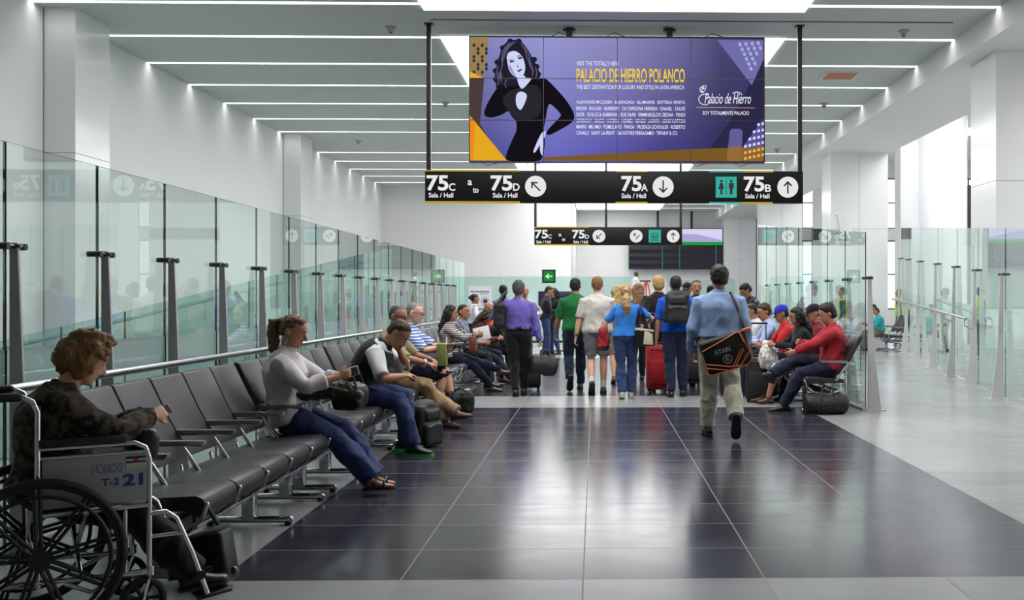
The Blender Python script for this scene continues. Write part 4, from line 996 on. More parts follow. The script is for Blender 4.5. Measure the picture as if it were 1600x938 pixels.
# ---------------------------------------------------------------- seating
M_leather = pbr('charcoal leatherette', (44, 42, 47), .42, spec=.45, bump=.15, bscale=180)
M_alu = pbr('polished aluminium', (200, 200, 204), .18, metal=1)
M_dalu = pbr('dark beam paint', (60, 60, 64), .4, metal=.6)
PITCH = .455
def bench(label, loc, rz, n, leg_at, group):
    """local: x along the row, y forwards; seats start at x=0"""
    t = thing('waiting_bench', label, 'bench', loc, rz, group)
    up = Vector
    for k in range(n):
        x0, x1 = k * PITCH + .006, (k + 1) * PITCH - .006
        # seat cushion: waterfall front
        prof = [(-.22, .375), (.18, .365), (.232, .33), (.25, .355), (.252, .40), (.235, .432), (.20, .445), (.05, .438), (-.15, .418), (-.22, .42)]
        MB().prism(prof, x1 - x0, lambda y, z, d: up((x0 + d, y, z))).build('seat', M_leather, t, bevel=.010)
        prof = [(-.18, .50), (-.215, .49), (-.33, .70), (-.455, .925), (-.435, .945), (-.405, .94), (-.30, .72), (-.205, .56)]
        MB().prism(prof, x1 - x0, lambda y, z, d: up((x0 + d, y, z))).build('backrest', M_leather, t, bevel=.010)
    fr = MB()
    for k in range(n + 1):
        x = k * PITCH
        a = MB().tube([(x, -.33, .60), (x, -.24, .625), (x, -.02, .635), (x, .055, .63)], .013, 10, round_ends=True)
        a.box((x, -.09, .640), (.045, .33, .018)).tube([(x, -.27, .61), (x, -.20, .52), (x, -.12, .40)], .014, 10)
        a.build('armrest', M_alu, t)
        b = MB().tube([(x, .26, .405), (x, .235, .33), (x, .15, .265), (x, -.05, .235), (x, -.2, .30), (x, -.235, .45)], .011, 10, round_ends=True); b.build('side_bracket', M_alu, t)
    MB().b2((0, -.045, .215), (n * PITCH, .045, .285)).build('beam', M_dalu, t, bevel=.01)
    MB().tube([(0, .16, .27), (n * PITCH, .16, .27)], .012, 10).tube([(0, -.16, .28), (n * PITCH, -.16, .28)], .012, 10).build('support_rail', M_alu, t)
    for x in leg_at:
        l = MB().b2((x - .045, -.04, .03), (x + .045, .04, .22)).build('leg', M_alu, t, bevel=.012)
        MB().tube([(x, -.27, .035), (x, .25, .035)], .021, 12, round_ends=True).build('foot_bar', M_alu, l)
        for yy in (-.24, .235): MB().tube([(x, yy, 0.0), (x, yy, .03)], .022, 12).build('foot_pad', M_black, l)
    return t
GL = 'beam seats along the left glass barrier'; GRR = 'beam seats along the right glass barrier'
# left row: local x runs to -Y (rz -90), so start from the far end
def left_bench(y0, n, legs, label):
    return bench(label, (-2.13, y0 + n * PITCH, 0), -90, n, [n * PITCH - l for l in legs], GL)
left_bench(4.98, 5, (.12, 1.38, 2.12), 'empty black five-seat beam bench beside the wheelchair')
left_bench(7.33, 5, (.10, .80, 2.15), 'black beam bench carrying the woman in the pale blouse')
left_bench(9.68, 5, (.10, .80, 2.15), 'black beam bench carrying the man in the dark vest and the man in khaki')
left_bench(12.05, 5, (.10, .80, 2.15), 'black beam bench between the striped shirt man and the woman in a striped top')
left_bench(14.45, 5, (.10, .80, 2.15), 'black beam bench carrying the woman in a striped top')
left_bench(16.85, 5, (.10, .80, 2.15), 'far black beam bench next to the white notice board')
def right_bench(y0, n, legs, label): return bench(label, (2.78, y0, 0), 90, n, legs, GRR)
right_bench(12.28, 5, (.15, 1.2, 2.1), 'black beam bench carrying the man in the red shirt')
right_bench(14.65, 5, (.15, 1.2, 2.1), 'farther black beam bench behind the woman in the floral skirt')
bench('short steel beam bench in the side hall with two seated people', (7.85, 26.35, 0), 90, 3, (.2, 1.1), 'side hall seats')

# ---------------------------------------------------------------- wheelchair
def wheelchair(loc, rz):
    t = thing('wheelchair', 'chrome wheelchair with black wheels and a white side panel marked T-2 21', 'wheelchair', loc, rz)
    V = Vector; M_rub = pbr('black rubber', (20, 20, 21), .6); M_bk = pbr('black wheel plastic', (24, 24, 26), .45); M_vin = pbr('black vinyl', (22, 22, 24), .5, bump=.2, bscale=120)
    def ring(x, cy, cz, r, tr, n=44): return [(x, cy + r * math.cos(2 * math.pi * i / n), cz + r * math.sin(2 * math.pi * i / n)) for i in range(n)]
    for sg in (1, -1):
        x = sg * .275; wz = .33
        w_ = MB().tube(ring(x, 0, wz, .300, .0), .011, 10, closed=True); w_.tube([(x - .035, 0, wz), (x + .035, 0, wz)], .042, 16)
        for k in range(9):
            a = 2 * math.pi * k / 9 + .2
            for da in (-.07, .07):
                w_.tube([(x, .03 * math.cos(a + da * 5), wz + .03 * math.sin(a + da * 5)), (x, .295 * math.cos(a + da * .5), wz + .295 * math.sin(a + da * .5))], .008, 8)
        wh = w_.build('wheel', M_bk, t)
        MB().tube(ring(x, 0, wz, .315, 0), .017, 12, closed=True).build('tyre', M_rub, wh)
        MB().tube(ring(x + sg * .04, 0, wz, .262, 0), .009, 10, closed=True).build('hand_rim', M_bk, wh)
        xf = sg * .225
        f = MB().tube([(xf, .0, .20), (xf, .0, .60), (xf, .0, .93), (xf, -.02, .975), (xf, -.06, .995), (xf, -.17, .995)], .0115, 12)
        f.tube([(xf, .0, .50), (xf, .425, .50)], .0115, 12).tube([(xf, -.19, .225), (xf, .0, .225), (xf, .43, .205)], .0115, 12)
        f.tube([(xf, .425, .19), (xf, .425, .70), (xf, .41, .752), (xf, .365, .775), (xf, .0, .775)], .0115, 12)
        f.tube([(xf, .0, .735), (xf, .425, .735)], .009, 10).tube([(xf, .33, .50), (xf, .33, .21)], .009, 10)
        f.tube([(xf, .10, .205), (xf, .20, .155), (xf, .33, .215), (xf, .425, .215)], .010, 10)
        f.tube([(x, 0, wz), (xf, 0, wz)], .014, 10)
        f.build('frame', M_chrome, t)
        MB().tube([(xf, -.07, .995), (xf, -.19, .993)], .018, 14, round_ends=True).build('push_handle', M_rub, t)
        MB().tube([(xf, -.19, .225), (xf, -.225, .225)], .016, 12).build('rubber_tip', M_rub, t)
        MB().box((xf, .17, .797), (.052, .33, .036)).build('armrest_pad', M_vin, t, bevel=.012)
        p = MB().b2((xf + sg * .004, .015, .525), (xf + sg * .010, .415, .728)).build('side_panel', pbr('dull white side panel', (150, 150, 150), .5), t, bevel=.001)
        if sg > 0:
            F = lambda a, z, d: V((xf + .0115 + d, a, z))
            lt = MB(); put_text(lt, 'T-2', .235, .600, .305, .632, F, .03); put_text(lt, '21', .318, .592, .398, .645, F, .04); lt.build('lettering', pbr('blue marker', (34, 58, 140), .6), p, smooth=0, fix=False)
            lt = MB(); put_text(lt, 'DORION', .20, .655, .315, .695, lambda a, z, d: F(.515 - a, z, d), .0); lt.build('lettering', pbr('faded blue print', (96, 100, 128), .6), p, smooth=0, fix=False)
            st = MB().b2((xf + .0105, .33, .668), (xf + .0115, .408, .718)); st.build('sticker', pbr('pale sticker', (190, 190, 185), .5), p, smooth=0)
            MB().b2((xf + .0112, .33, .69), (xf + .0122, .408, .698)).b2((xf + .0112, .33, .708), (xf + .0122, .408, .718)).build('sticker_bar', M_black, p, smooth=0)
            MB().b2((xf + .0112, .36, .694), (xf + .0125, .378, .712)).build('sticker_mark', pbr('red mark', (170, 40, 36), .5), p, smooth=0)
        # caster
        cx, cy = sg * .225, .43
        c = MB().tube(ring(cx, cy - .03, .095, .080, 0, 30), .015, 10, closed=True); cw = c.build('caster_wheel', M_rub, t)
        c = MB().tube([(cx - .02, cy - .03, .095), (cx + .02, cy - .03, .095)], .022, 14)
        for k in range(6):
            a = math.pi * k / 3; c.tube([(cx, cy - .03, .095), (cx, cy - .03 + .07 * math.cos(a), .095 + .07 * math.sin(a))], .008, 8)
        c.build('caster_hub', M_bk, cw)
        c = MB().tube([(cx, cy, .235), (cx, cy, .195)], .017, 12)
        for s2 in (-1, 1): c.tube([(cx, cy, .195), (cx + s2 * .026, cy - .01, .18), (cx + s2 * .026, cy - .03, .095)], .007, 8)
        c.build('caster_fork', M_chrome, cw)
        # leg rest
        l = MB().tube([(xf, .425, .46), (xf, .49, .462), (xf, .535, .43), (xf, .60, .27), (xf, .665, .075)], .0115, 12).tube([(xf, .425, .36), (xf, .56, .36)], .009, 10)
        lr = l.build('leg_rest', M_chrome, t)
        MB().box((xf - sg * .085, .70, .062), (.15, .15, .014), (R(8), 0, 0)).build('footplate', M_bk, lr, bevel=.004)
        MB().tube([(xf - .02, .635, .165), (xf + .02, .635, .165)], .02, 12).build('clip', M_bk, lr)
    MB().b2((-.215, -.005, .60), (.215, .014, .95)).build('backrest', M_vin, t, bevel=.006)
    MB().b2((-.22, .01, .49), (.22, .43, .515)).build('seat', M_vin, t, bevel=.008)
    MB().tube([(-.22, .16, .49), (.22, .16, .22)], .0115, 12).tube([(.22, .18, .49), (-.22, .18, .22)], .0115, 12).build('cross_brace', M_chrome, t)
    MB().tube([(-.275, 0, .33), (.275, 0, .33)], .008, 10).build('axle', M_chrome, t)
    return t
wheelchair((-2.42, 4.46, 0), 33 - 90)

# ---------------------------------------------------------------- bags
def soft(name, label, cat, loc, rz, shapes, mat, vox=.008, fold=.010, ff=12, it=3):
    o = fuse(shapes, name, mat, None, vox, it, fold, ff, loc[0] * 3); o.location = loc; o.rotation_euler = (0, 0, R(rz)); tag(o, label, cat); return o
def slab(mb, c, d, r=.03):
    """rounded box: stack of rounded-rectangle rings"""
    c = Vector(c); hx, hy, hz = d[0] / 2, d[1] / 2, d[2] / 2; rs = []
    for z, k in ((-hz, r), (-hz + r * .3, r * .3), (-hz + r, 0), (hz - r, 0), (hz - r * .3, r * .3), (hz, r)):
        ring = []
        for cx, cy, a0 in ((hx - r, hy - r, 0), (-hx + r, hy - r, 90), (-hx + r, -hy + r, 180), (hx - r, -hy + r, 270)):
            for a in (0, 30, 60, 90):
                q = R(a0 + a); ring.append(c + Vector((cx + (r - k) * math.cos(q), cy + (r - k) * math.sin(q), z)))
        rs.append(ring)
    return mb.rings(rs)
def suitcase(label, loc, rz, w_, d_, h_, mat, handle=.45, tilt=0, z0=.04, group=None, face=-1):
    t = thing('suitcase', label, 'suitcase', loc, rz, group); t.rotation_euler = (R(tilt), 0, R(rz)); V = Vector
    slab(MB(), (0, 0, z0 + h_ / 2), (w_, d_, h_), .035).build('shell', mat, t)
    y = face * d_ / 2
    slab(MB(), (0, y + face * .012, z0 + h_ * .40), (w_ * .78, .03, h_ * .55), .012).build('front_pocket', mat, t)
    z = MB().tube([(w_ * .34 * sx, y + face * .006, z0 + h_ * zz) for sx, zz in ((-1, .76), (-1, .9), (1, .9), (1, .76))], .005, 6); z.build('zip', M_black, t)
    MB().tube([(-.06, 0, z0 + h_), (-.055, 0, z0 + h_ + .03), (.055, 0, z0 + h_ + .03), (.06, 0, z0 + h_)], .010, 8).build('carry_handle', M_black, t)
    if handle:
        MB().tube([(-w_ * .28, -face * d_ * .35, z0 + h_ - .02), (-w_ * .28, -face * d_ * .35, z0 + h_ + handle)], .008, 8).tube([(w_ * .28, -face * d_ * .35, z0 + h_ - .02), (w_ * .28, -face * d_ * .35, z0 + h_ + handle)], .008, 8).tube([(-w_ * .31, -face * d_ * .35, z0 + h_ + handle), (w_ * .31, -face * d_ * .35, z0 + h_ + handle)], .013, 10, round_ends=True).build('telescopic_handle', M_black, t)
    for sx in (-1, 1): MB().tube([(sx * w_ * .40 - .012, -face * d_ * .3, z0 - .005), (sx * w_ * .40 + .012, -face * d_ * .3, z0 - .005)], .033, 14).build('wheel', M_black, t)
    for sx in (-1, 1): MB().tube([(sx * w_ * .36, face * d_ * .3, z0 + .01), (sx * w_ * .36, face * d_ * .3, .0)], .014, 8).build('foot', M_black, t)
    return t
def duffel(label, loc, rz, L_, r_, mat, strap=True, vox=.009, name='duffel_bag'):
    mb = MB().loft([((x * L_, 0, r_ * .92), Vector((0, 1, 0)), Vector((0, 0, 1)), r_ * k, r_ * .92 * k) for x, k in ((-.5, .55), (-.49, .8), (-.42, .97), (-.2, 1.02), (0, 1), (.2, 1.03), (.42, .97), (.49, .8), (.5, .55))], 18)
    o = soft(name, label, 'bag', loc, rz, mb, mat, vox, .014, 9)
    for sy in (-1, 1):
        MB().tube([(-.16 * L_, sy * r_ * .75, r_ * 1.45), (-.13 * L_, sy * r_ * .4, r_ * 2.25), (0, sy * r_ * .2, r_ * 2.5), (.13 * L_, sy * r_ * .4, r_ * 2.25), (.16 * L_, sy * r_ * .75, r_ * 1.45)], .010, 8).build('handle', M_black, o)
        MB().tube([(-.16 * L_, sy * r_ * 1.0, r_ * .5), (-.16 * L_, sy * r_ * .80, r_ * 1.45)], .012, 8).tube([(.16 * L_, sy * r_ * 1.0, r_ * .5), (.16 * L_, sy * r_ * .80, r_ * 1.45)], .012, 8).build('strap', M_black, o)
    MB().tube([(-.4 * L_, 0, r_ * 1.88), (.4 * L_, 0, r_ * 1.88)], .006, 6).build('zip', M_clamp, o)
    return o
def backpack(label, loc, rz, w_, d_, h_, mat, tilt=0, straps=-1):
    """local: front pocket faces -y, straps on +y"""
    mb = MB(); slab(mb, (0, 0, h_ * .47), (w_, d_, h_ * .90), .05); mb.ell((0, 0, h_ * .86), (w_ * .45, d_ * .48, h_ * .15))
    slab(mb, (0, -d_ * .55, h_ * .28), (w_ * .82, d_ * .35, h_ * .50), .035); slab(mb, (0, -d_ * .5, h_ * .68), (w_ * .66, d_ * .28, h_ * .26), .03)
    for sx in (-1, 1): slab(mb, (sx * w_ * .5, 0, h_ * .22), (.05, d_ * .6, h_ * .36), .02)
    o = fuse(mb, 'backpack', mat, None, .009, 2, .006, 12, loc[0]); o.location = loc; o.rotation_euler = (R(tilt), 0, R(rz)); tag(o, label, 'backpack')
    for sx in (-1, 1): MB().tube([(sx * w_ * .2, d_ * .45, h_ * .88), (sx * w_ * .32, d_ * .5 + .08, h_ * .80), (sx * w_ * .36, d_ * .5 + .10, h_ * .50), (sx * w_ * .36, d_ * .45, h_ * .15)], [.022, .024, .02, .01], 10).build('shoulder_strap', mat, o)
    MB().tube([(-.04, d_ * .2, h_ * .98), (-.03, d_ * .2, h_ * 1.04), (.03, d_ * .2, h_ * 1.04), (.04, d_ * .2, h_ * .98)], .009, 8).build('grab_handle', M_black, o)
    MB().tube([(-w_ * .33, -d_ * .74, h_ * .45), (0, -d_ * .76, h_ * .50), (w_ * .33, -d_ * .74, h_ * .45)], .005, 6).build('zip', M_clamp, o)
    return o
M_bag = pbr('black nylon', (24, 23, 25), .55, bump=.3, bscale=220, noise_c=.2)
M_bag2 = pbr('black leather', (22, 20, 20), .32, bump=.2, bscale=120)
M_redcase = pbr('red suitcase fabric', (178, 28, 34), .45, bump=.2, bscale=240)
M_paper = pbr('white paper', (225, 225, 225), .7)
M_phone = pbr('phone glass', (18, 18, 22), .12)
def phone(label, J, k, mat=None, sz=(.070, .009, .135), name='phone', cat='phone', up=(0, -.5, 1)):
    o = thing(name, label, cat); c = Vector(J['palm' + k]); V = Vector
    f = V(J['dir' + k]); n = V(J['pn' + k]); a = f; b = n.cross(a).normalized(); n2 = a.cross(b).normalized()
    M = Matrix((b, n2, a)).transposed()
    Rz = Matrix.Rotation(R(J['rz']), 3, 'Z'); o.matrix_world = Matrix.Translation(J['w'](c + f * .03)) @ (Rz @ M).to_4x4()
    slab(MB(), (0, 0, 0), (sz[0], sz[1], sz[2]), min(sz[1] * .45, .004)).build('phone_body' if name == 'phone' else 'sheet', mat or M_phone, o)
    if name == 'phone': MB().b2((-sz[0] * .45, -sz[1] * .5 - .001, -sz[2] * .45), (sz[0] * .45, -sz[1] * .5, sz[2] * .45)).build('phone_screen', pbr('phone screen', (60, 66, 80), .1), o, smooth=0)
    return o
# ---------------------------------------------------------------- who is here
K = lambda n, rgb, **k: cloth(n, rgb, **k)
M_sh_bk = pbr('black shoe leather', (26, 23, 22), .4); M_sh_br = pbr('brown shoe leather', (96, 60, 42), .42); M_sh_gr = pbr('dark grey trainer', (52, 50, 50), .6)
M_sole_w = pbr('pale sole', (190, 190, 186), .6); M_sole_d = pbr('dark sole', (40, 38, 36), .7); M_sock = K('white sock', (225, 225, 220))
M_jean = K('blue denim', (50, 64, 106), nscale=9, nc=.45); M_jean2 = K('dark denim', (26, 32, 52), nscale=20, nc=.25); M_blk = K('black trousers', (22, 21, 24)); M_navy = K('navy cloth', (26, 28, 46))
ST = lambda x, y, z=.09, yaw=0, pitch=0: ((x, y, z), yaw, pitch)

# ---- walkers, from the front one backwards ----
J = person('person in a light blue shirt and pale khaki trousers walking away, nearest of the walkers', (1.24, 10.25), 0, 1.74, sex='m', wd=1.16, belly=.05, roll=1, lean=(2, 6), head=(12, 3, 0), sk='tan', hair=('thick', 'black'),
    top=K('light blue cotton', (150, 176, 216)), sleeve=1.0, legs=K('pale khaki', (200, 195, 174)), loose=.012, flare=.010, shoe=M_sh_bk, sole=M_sole_d, belt=M_black, vox=.0085,
    hands={'L': (-.26, .10, .86), 'R': (.27, .10, .85)}, epole={'L': (-.5, -1, 0), 'R': (.5, -1, 0)}, feet={'L': ST(-.09, .14, .09, 5), 'R': ST(.13, -.30, .235, -4, 62)}, kpole={'R': (.1, 1, 0)}, face=False)
JA = J
J = person('person in a purple shirt and black trousers walking away with a black duffel bag', (-1.10, 14.7), 2, 1.66, sex='m', wd=1.05, belly=.02, lean=(0, 4), head=(6, -4, 0), sk='tan', hair=('thick', 'dgrey'),
    top=K('purple poplin', (108, 96, 178)), legs=M_blk, shoe=M_sh_bk, belt=M_black, vox=.0095, loose=.006, hands={'R': (.32, .0, .74), 'L': (-.20, .24, 1.10)}, epole={'L': (-1, -.7, 0)}, feet={'R': ST(.07, .16, .09), 'L': ST(-.04, -.08, .10, 0, 8)}, face=False, fingers=(60, 60))
JB = J
J = person('person in a green shirt and dark trousers walking away next to the purple shirt', (-.30, 15.6), 4, 1.72, sex='m', wd=1.05, lean=(2, 5), head=(4, -12, 0), sk='tan', hair=('short', 'black'),
    top=K('green jersey', (22, 104, 52)), sleeve=.46, tuck=False, hem=-.12, legs=M_jean2, shoe=M_sh_gr, sole=M_sole_d, vox=.0095, loose=.008, hands={'L': (-.30, .16, .86), 'R': (.28, .1, .86)}, feet={'R': ST(.08, .10, .09), 'L': ST(-.10, -.30, .215, 8, 58)}, face=False)
J = person('person in a cream polo shirt and grey shorts with white socks walking away', (.03, 14.95), 0, 1.73, sex='m', wd=1.12, belly=.03, lean=(2, 5), head=(4, -3, 0), sk='fair', hair=('short', 'lbrown'),
    top=K('cream pique', (206, 200, 190)), sleeve=.44, tuck=False, hem=-.08, legs=K('grey shorts', (118, 116, 120)), leg_to=.44, loose=.009, shoe=M_sh_gr, sole=M_sole_d, sock=M_sock, vox=.0095, hands={'L': (-.32, .02, .80), 'R': (.30, .12, .84)}, epole={'L': (-1, -.6, 0)},
    feet={'R': ST(.09, .10, .09), 'L': ST(-.08, -.22, .17, 6, 50)}, face=False, extras=('watchL',))
J = person('blonde person in a bright blue tee and jeans walking away', (.43, 14.3), 0, 1.60, sex='f', wd=1.10, lean=(1, 5), head=(8, 0, 0), sk='fair', hair=('ponylow', 'blonde'),
    top=K('bright blue jersey', (52, 128, 214)), sleeve=.40, tuck=False, hem=.02, legs=M_jean, flare=.012, shoe=K('pale trainer', (170, 172, 160)), sole=M_sole_w, vox=.0095, hands={'L': (-.27, .14, .82), 'R': (.26, .20, 1.0)}, epole={'L': (-1, -.5, 0), 'R': (1, -.5, 0)},
    feet={'R': ST(.07, .06, .09), 'L': ST(-.06, -.10, .10, 0, 8)}, face=False, extras=('hairtie',))
JD = J
person('person with loose light brown hair half hidden behind the bright blue tee', (.36, 16.9), 8, 1.62, sex='f', lean=(0, 4), head=(4, 10, 0), sk='fair', hair=('longwavy', 'blonde'), top=K('beige knit', (190, 170, 140)), sleeve=.5, tuck=False, hem=-.05, legs=K('tan shorts', (150, 130, 110)), leg_to=.5, shoe=M_sh_br, vox=.011, feet={'R': ST(.07, .1, .09), 'L': ST(-.07, -.12, .1, 0, 10)}, face=False)
person('person with long wavy blonde hair walking between the blue tee and the black tee', (.72, 17.2), 0, 1.66, sex='f', lean=(0, 4), head=(6, 0, 0), sk='fair', hair=('longwavy', 'lbrown'), top=K('olive black top', (40, 38, 36)), sleeve=1, tuck=False, hem=-.08, legs=M_blk, shoe=M_sh_bk, vox=.011, feet={'R': ST(.07, .1, .09), 'L': ST(-.07, -.14, .11, 0, 14)}, face=False)
J = person('blond person in a black tee and shorts pulling a red suitcase', (.97, 15.7), 0, 1.75, sex='m', wd=1.05, lean=(1, 5), head=(3, 6, 0), sk='fair', hair=('thick', 'blonde'), top=K('black jersey', (24, 23, 25)), sleeve=.45, tuck=False, hem=-.14, legs=K('black shorts', (30, 30, 34)), leg_to=.55, loose=.014,
    shoe=K('teal grey trainer', (70, 100, 100)), sole=M_sole_w, vox=.0095, hands={'L': (-.14, -.10, .95), 'R': (.30, .1, .85)}, feet={'R': ST(.08, .06, .09), 'L': ST(-.10, -.24, .17, 0, 45)}, face=False, fingers=(60, 60))
J = person('person in a royal blue shirt walking away wearing a black backpack', (1.14, 14.45), 0, 1.73, sex='m', wd=1.10, lean=(2, 5), head=(4, 2, 0), sk='brown', hair=('short', 'black'), top=K('royal blue jersey', (20, 84, 196)), sleeve=.46, tuck=False, hem=-.02, legs=K('slate blue jeans', (38, 46, 76), nc=.3), shoe=M_sh_bk, sole=M_sole_d,
    vox=.0095, loose=.012, hands={'L': (-.28, -.02, .80), 'R': (.30, .14, .86)}, epole={'L': (-1, -.5, 0)}, feet={'R': ST(.11, .14, .09, -6), 'L': ST(-.07, .0, .09, 4)}, face=False, fingers=(60, 60))
JH = J
# coming towards the camera
J = person('person in dark clothes walking towards the camera between the blue shirts', (1.62, 16.4), 180, 1.70, sex='m', wd=1.08, lean=(0, 2), head=(4, 0, 0), sk='brown', hair=('short', 'black'), top=K('dark grey fleece', (38, 36, 40)), sleeve=1, tuck=False, hem=-.12, legs=M_blk, shoe=M_sh_bk, vox=.0095, hands={'R': (.27, .10, .82), 'L': (-.24, .14, .92)}, feet={'R': ST(.09, .18, .09), 'L': ST(-.09, -.20, .13, 0, 25)}, fingers=(60, 60))
JJ = J
person('person in a dark cap and dark jacket behind the one walking towards the camera', (1.62, 18.0), 176, 1.68, sex='m', head=(10, -10, 0), sk='brown', hair=('short', 'black'), top=K('charcoal jacket', (48, 48, 54)), sleeve=1, tuck=False, hem=-.12, legs=M_blk, shoe=M_sh_bk, vox=.012, baseball=K('black cap', (26, 24, 26)), feet={'R': ST(.09, .12, .09), 'L': ST(-.09, -.12, .1, 0, 12)})
person('person with black hair just visible beyond the light blue shirt', (2.15, 19.0), 0, 1.66, sex='m', sk='brown', hair=('short', 'black'), top=K('black jersey', (24, 23, 25)), sleeve=1, tuck=False, hem=-.1, legs=M_blk, shoe=M_sh_bk, vox=.013, face=False, feet={'R': ST(.09, .12, .09), 'L': ST(-.09, -.12, .1, 0, 12)})
# standing further off
person('standing person in a dark jacket reading papers near the far glass screen', (-1.20, 24.6), -85, 1.70, sex='m', lean=(0, 8), head=(30, 0, 0), sk='brown', hair=('short', 'black'), top=K('black jacket', (34, 33, 38)), sleeve=1, tuck=False, hem=-.12, legs=M_jean, shoe=M_sh_bk, vox=.012, hands={'R': (.10, .34, 1.10), 'L': (-.10, .34, 1.08)}, feet={'R': ST(.10, .05, .09, -10), 'L': ST(-.10, -.03, .09, 10)}, epole={'R': (.6, -.6, -1), 'L': (-.6, -.6, -1)})
JR = None
person('standing long haired person in black facing the one reading papers', (-.98, 25.2), 120, 1.66, sex='f', head=(12, 0, 0), sk='brown', hair=('long', 'black'), top=K('black jersey', (24, 23, 25)), sleeve=1, tuck=False, hem=-.1, legs=M_jean, shoe=M_sh_bk, vox=.012, feet={'R': ST(.10, .05, .09, -10), 'L': ST(-.10, -.03, .09, 10)})
JGH = person('grey haired person looking back from behind the purple shirt', (-1.42, 20.8), 170, 1.66, sex='m', head=(5, 20, 0), sk='tan', hair=('thin', 'grey'), top=K('pale grey shirt', (190, 190, 196)), sleeve=1, hands={'L': (-.22, .1, 1.05)}, fingers=(60, 60), legs=K('grey trousers', (90, 92, 96)), shoe=M_sh_bk, vox=.012, feet={'R': ST(.10, .05, .09, -10), 'L': ST(-.10, -.03, .09, 10)})
person('black haired person with a light strap standing left of the purple shirt', (-1.83, 20.5), 20, 1.68, sex='m', head=(5, -20, 0), sk='brown', hair=('short', 'black'), top=K('slate lilac shirt', (120, 120, 170)), sleeve=1, legs=M_blk, shoe=M_sh_bk, vox=.012, face=False, feet={'R': ST(.10, .05, .09, -10), 'L': ST(-.10, -.03, .09, 10)})
person('uniformed person with a hair bun in a white shirt standing by the notice board', (-2.58, 21.6), -70, 1.50, sex='f', lean=(0, 6), head=(6, 0, 0), sk='brown', hair=('bun', 'black'), top=K('white uniform shirt', (226, 226, 230)), sleeve=1, legs=M_navy, shoe=M_sh_bk, vox=.010, feet={'R': ST(.10, .05, .09, -10), 'L': ST(-.10, -.03, .09, 10)}, extras=('epaulettes',), hands={'R': (.2, .25, .95), 'L': (-.2, .25, .95)})
person('person in a pale blue shirt behind the uniformed one, at the end of the glass', (-2.80, 24.0), -30, 1.50, sex='m', lean=(4, 14), head=(20, -30, 0), sk='brown', hair=('short', 'black'), top=K('pale blue shirt', (134, 162, 196)), sleeve=1, legs=M_navy, shoe=M_sh_bk, vox=.012, feet={'R': ST(.10, .05, .09, -10), 'L': ST(-.10, -.03, .09, 10)})
person('small far person in a white shirt standing on the raised landing under the flight board', (1.87, 47.2, 1.0), -90, 1.62, sex='m', head=(0, 10, 0), sk='dark', hair=('short', 'black'), top=K('white shirt', (222, 220, 226)), sleeve=1, legs=M_blk, shoe=M_sh_bk, vox=.016, face=False, hands={'R': (.1, .35, 1.0), 'L': (-.1, .35, 1.0)}, feet={'R': ST(.10, .05, .09), 'L': ST(-.10, -.03, .09)})
t = thing('easel', 'orange red folding easel beside the far person on the landing', 'easel', (2.35, 47.0, 1.0))
for x0, x1 in ((-.22, -.05), (.28, .05)): MB().tube([(x0, 0, 0), (x1, .05, 1.15)], .03, 8).build('leg', pbr('orange red paint', (205, 74, 52), .5), t)
MB().tube([(.0, .5, 0), (0, .08, 1.12)], .03, 8).build('leg', MATS['orange red paint'], t); MB().box((-.05, .02, 1.18), (.5, .05, .07)).build('tray', pbr('dark tray', (60, 40, 40), .5), t)

# ---- left row, seated, facing the aisle ----
def sit(label, x, y, H, lz=.0, rz=-90, **k):
    k.setdefault('pelvis', (0, 0, .545)); return person(label, (x, y), rz, H, **k)
# woman in the wheelchair
HD = 33 - 90
J = person('elderly person with curly auburn hair in a dark patterned jacket sitting in the wheelchair', (-2.42, 4.46), HD, 1.50, pelvis=(0, .06, .575), lean=(-6, 24), head=(30, 4, 0), sex='f', wd=1.12, belly=.03, sk='fair', hair=('curly', 'auburn'),
    jacket=K('dark camouflage print', (26, 24, 22), kind='blotch', rgb2=(84, 74, 54), sc=26), legs=M_blk, loose=.010, flare=.014, shoe=M_sh_bk, vox=.0075, hands={'R': (.05, .47, .865), 'L': (-.07, .46, .85)}, epole={'R': (.9, -.4, -.7), 'L': (-.9, -.4, -.7)},
    feet={'R': ST(.12, .63, .15, -4, -6), 'L': ST(-.12, .63, .15, 4, -6)}, kpole={'R': (.1, .6, 1), 'L': (-.1, .6, 1)}, palms={'R': (-1, 0, -.3), 'L': (1, 0, -.3)}, fingers=(35, 40), hem=0)
JW = J
J = sit('person with a ponytail in a pale blouse and flared jeans texting on the bench', -2.20, 7.48, 1.62, pelvis=(.0, -.02, .545), lean=(-14, 10), head=(22, -6, 0), sex='f', wd=1.14, belly=.02, sk='tan', hair=('pony', 'mbrown'), top=K('pale grey silk blouse', (222, 216, 218), rough=.6), sleeve=.80, tuck=False, hem=-.10, loose=.010,
    legs=M_jean, flare=.016, shoe=pbr('black strappy sandal', (24, 22, 24), .4), sandal=True, vox=.0075, hands={'R': (.10, .36, .835), 'L': (-.06, .38, .845)}, epole={'R': (.7, -.5, -.8), 'L': (-.7, -.5, -.8)}, feet={'R': ST(.16, .62, .115, -6, -4), 'L': ST(-.08, .58, .10, 0, 0)}, kpole={'R': (.1, .5, 1), 'L': (-.1, .6, 1)},
    palms={'R': (-1, 0, .2), 'L': (1, 0, .2)}, fingers=(38, 42), extras=('earring',))
JP = J
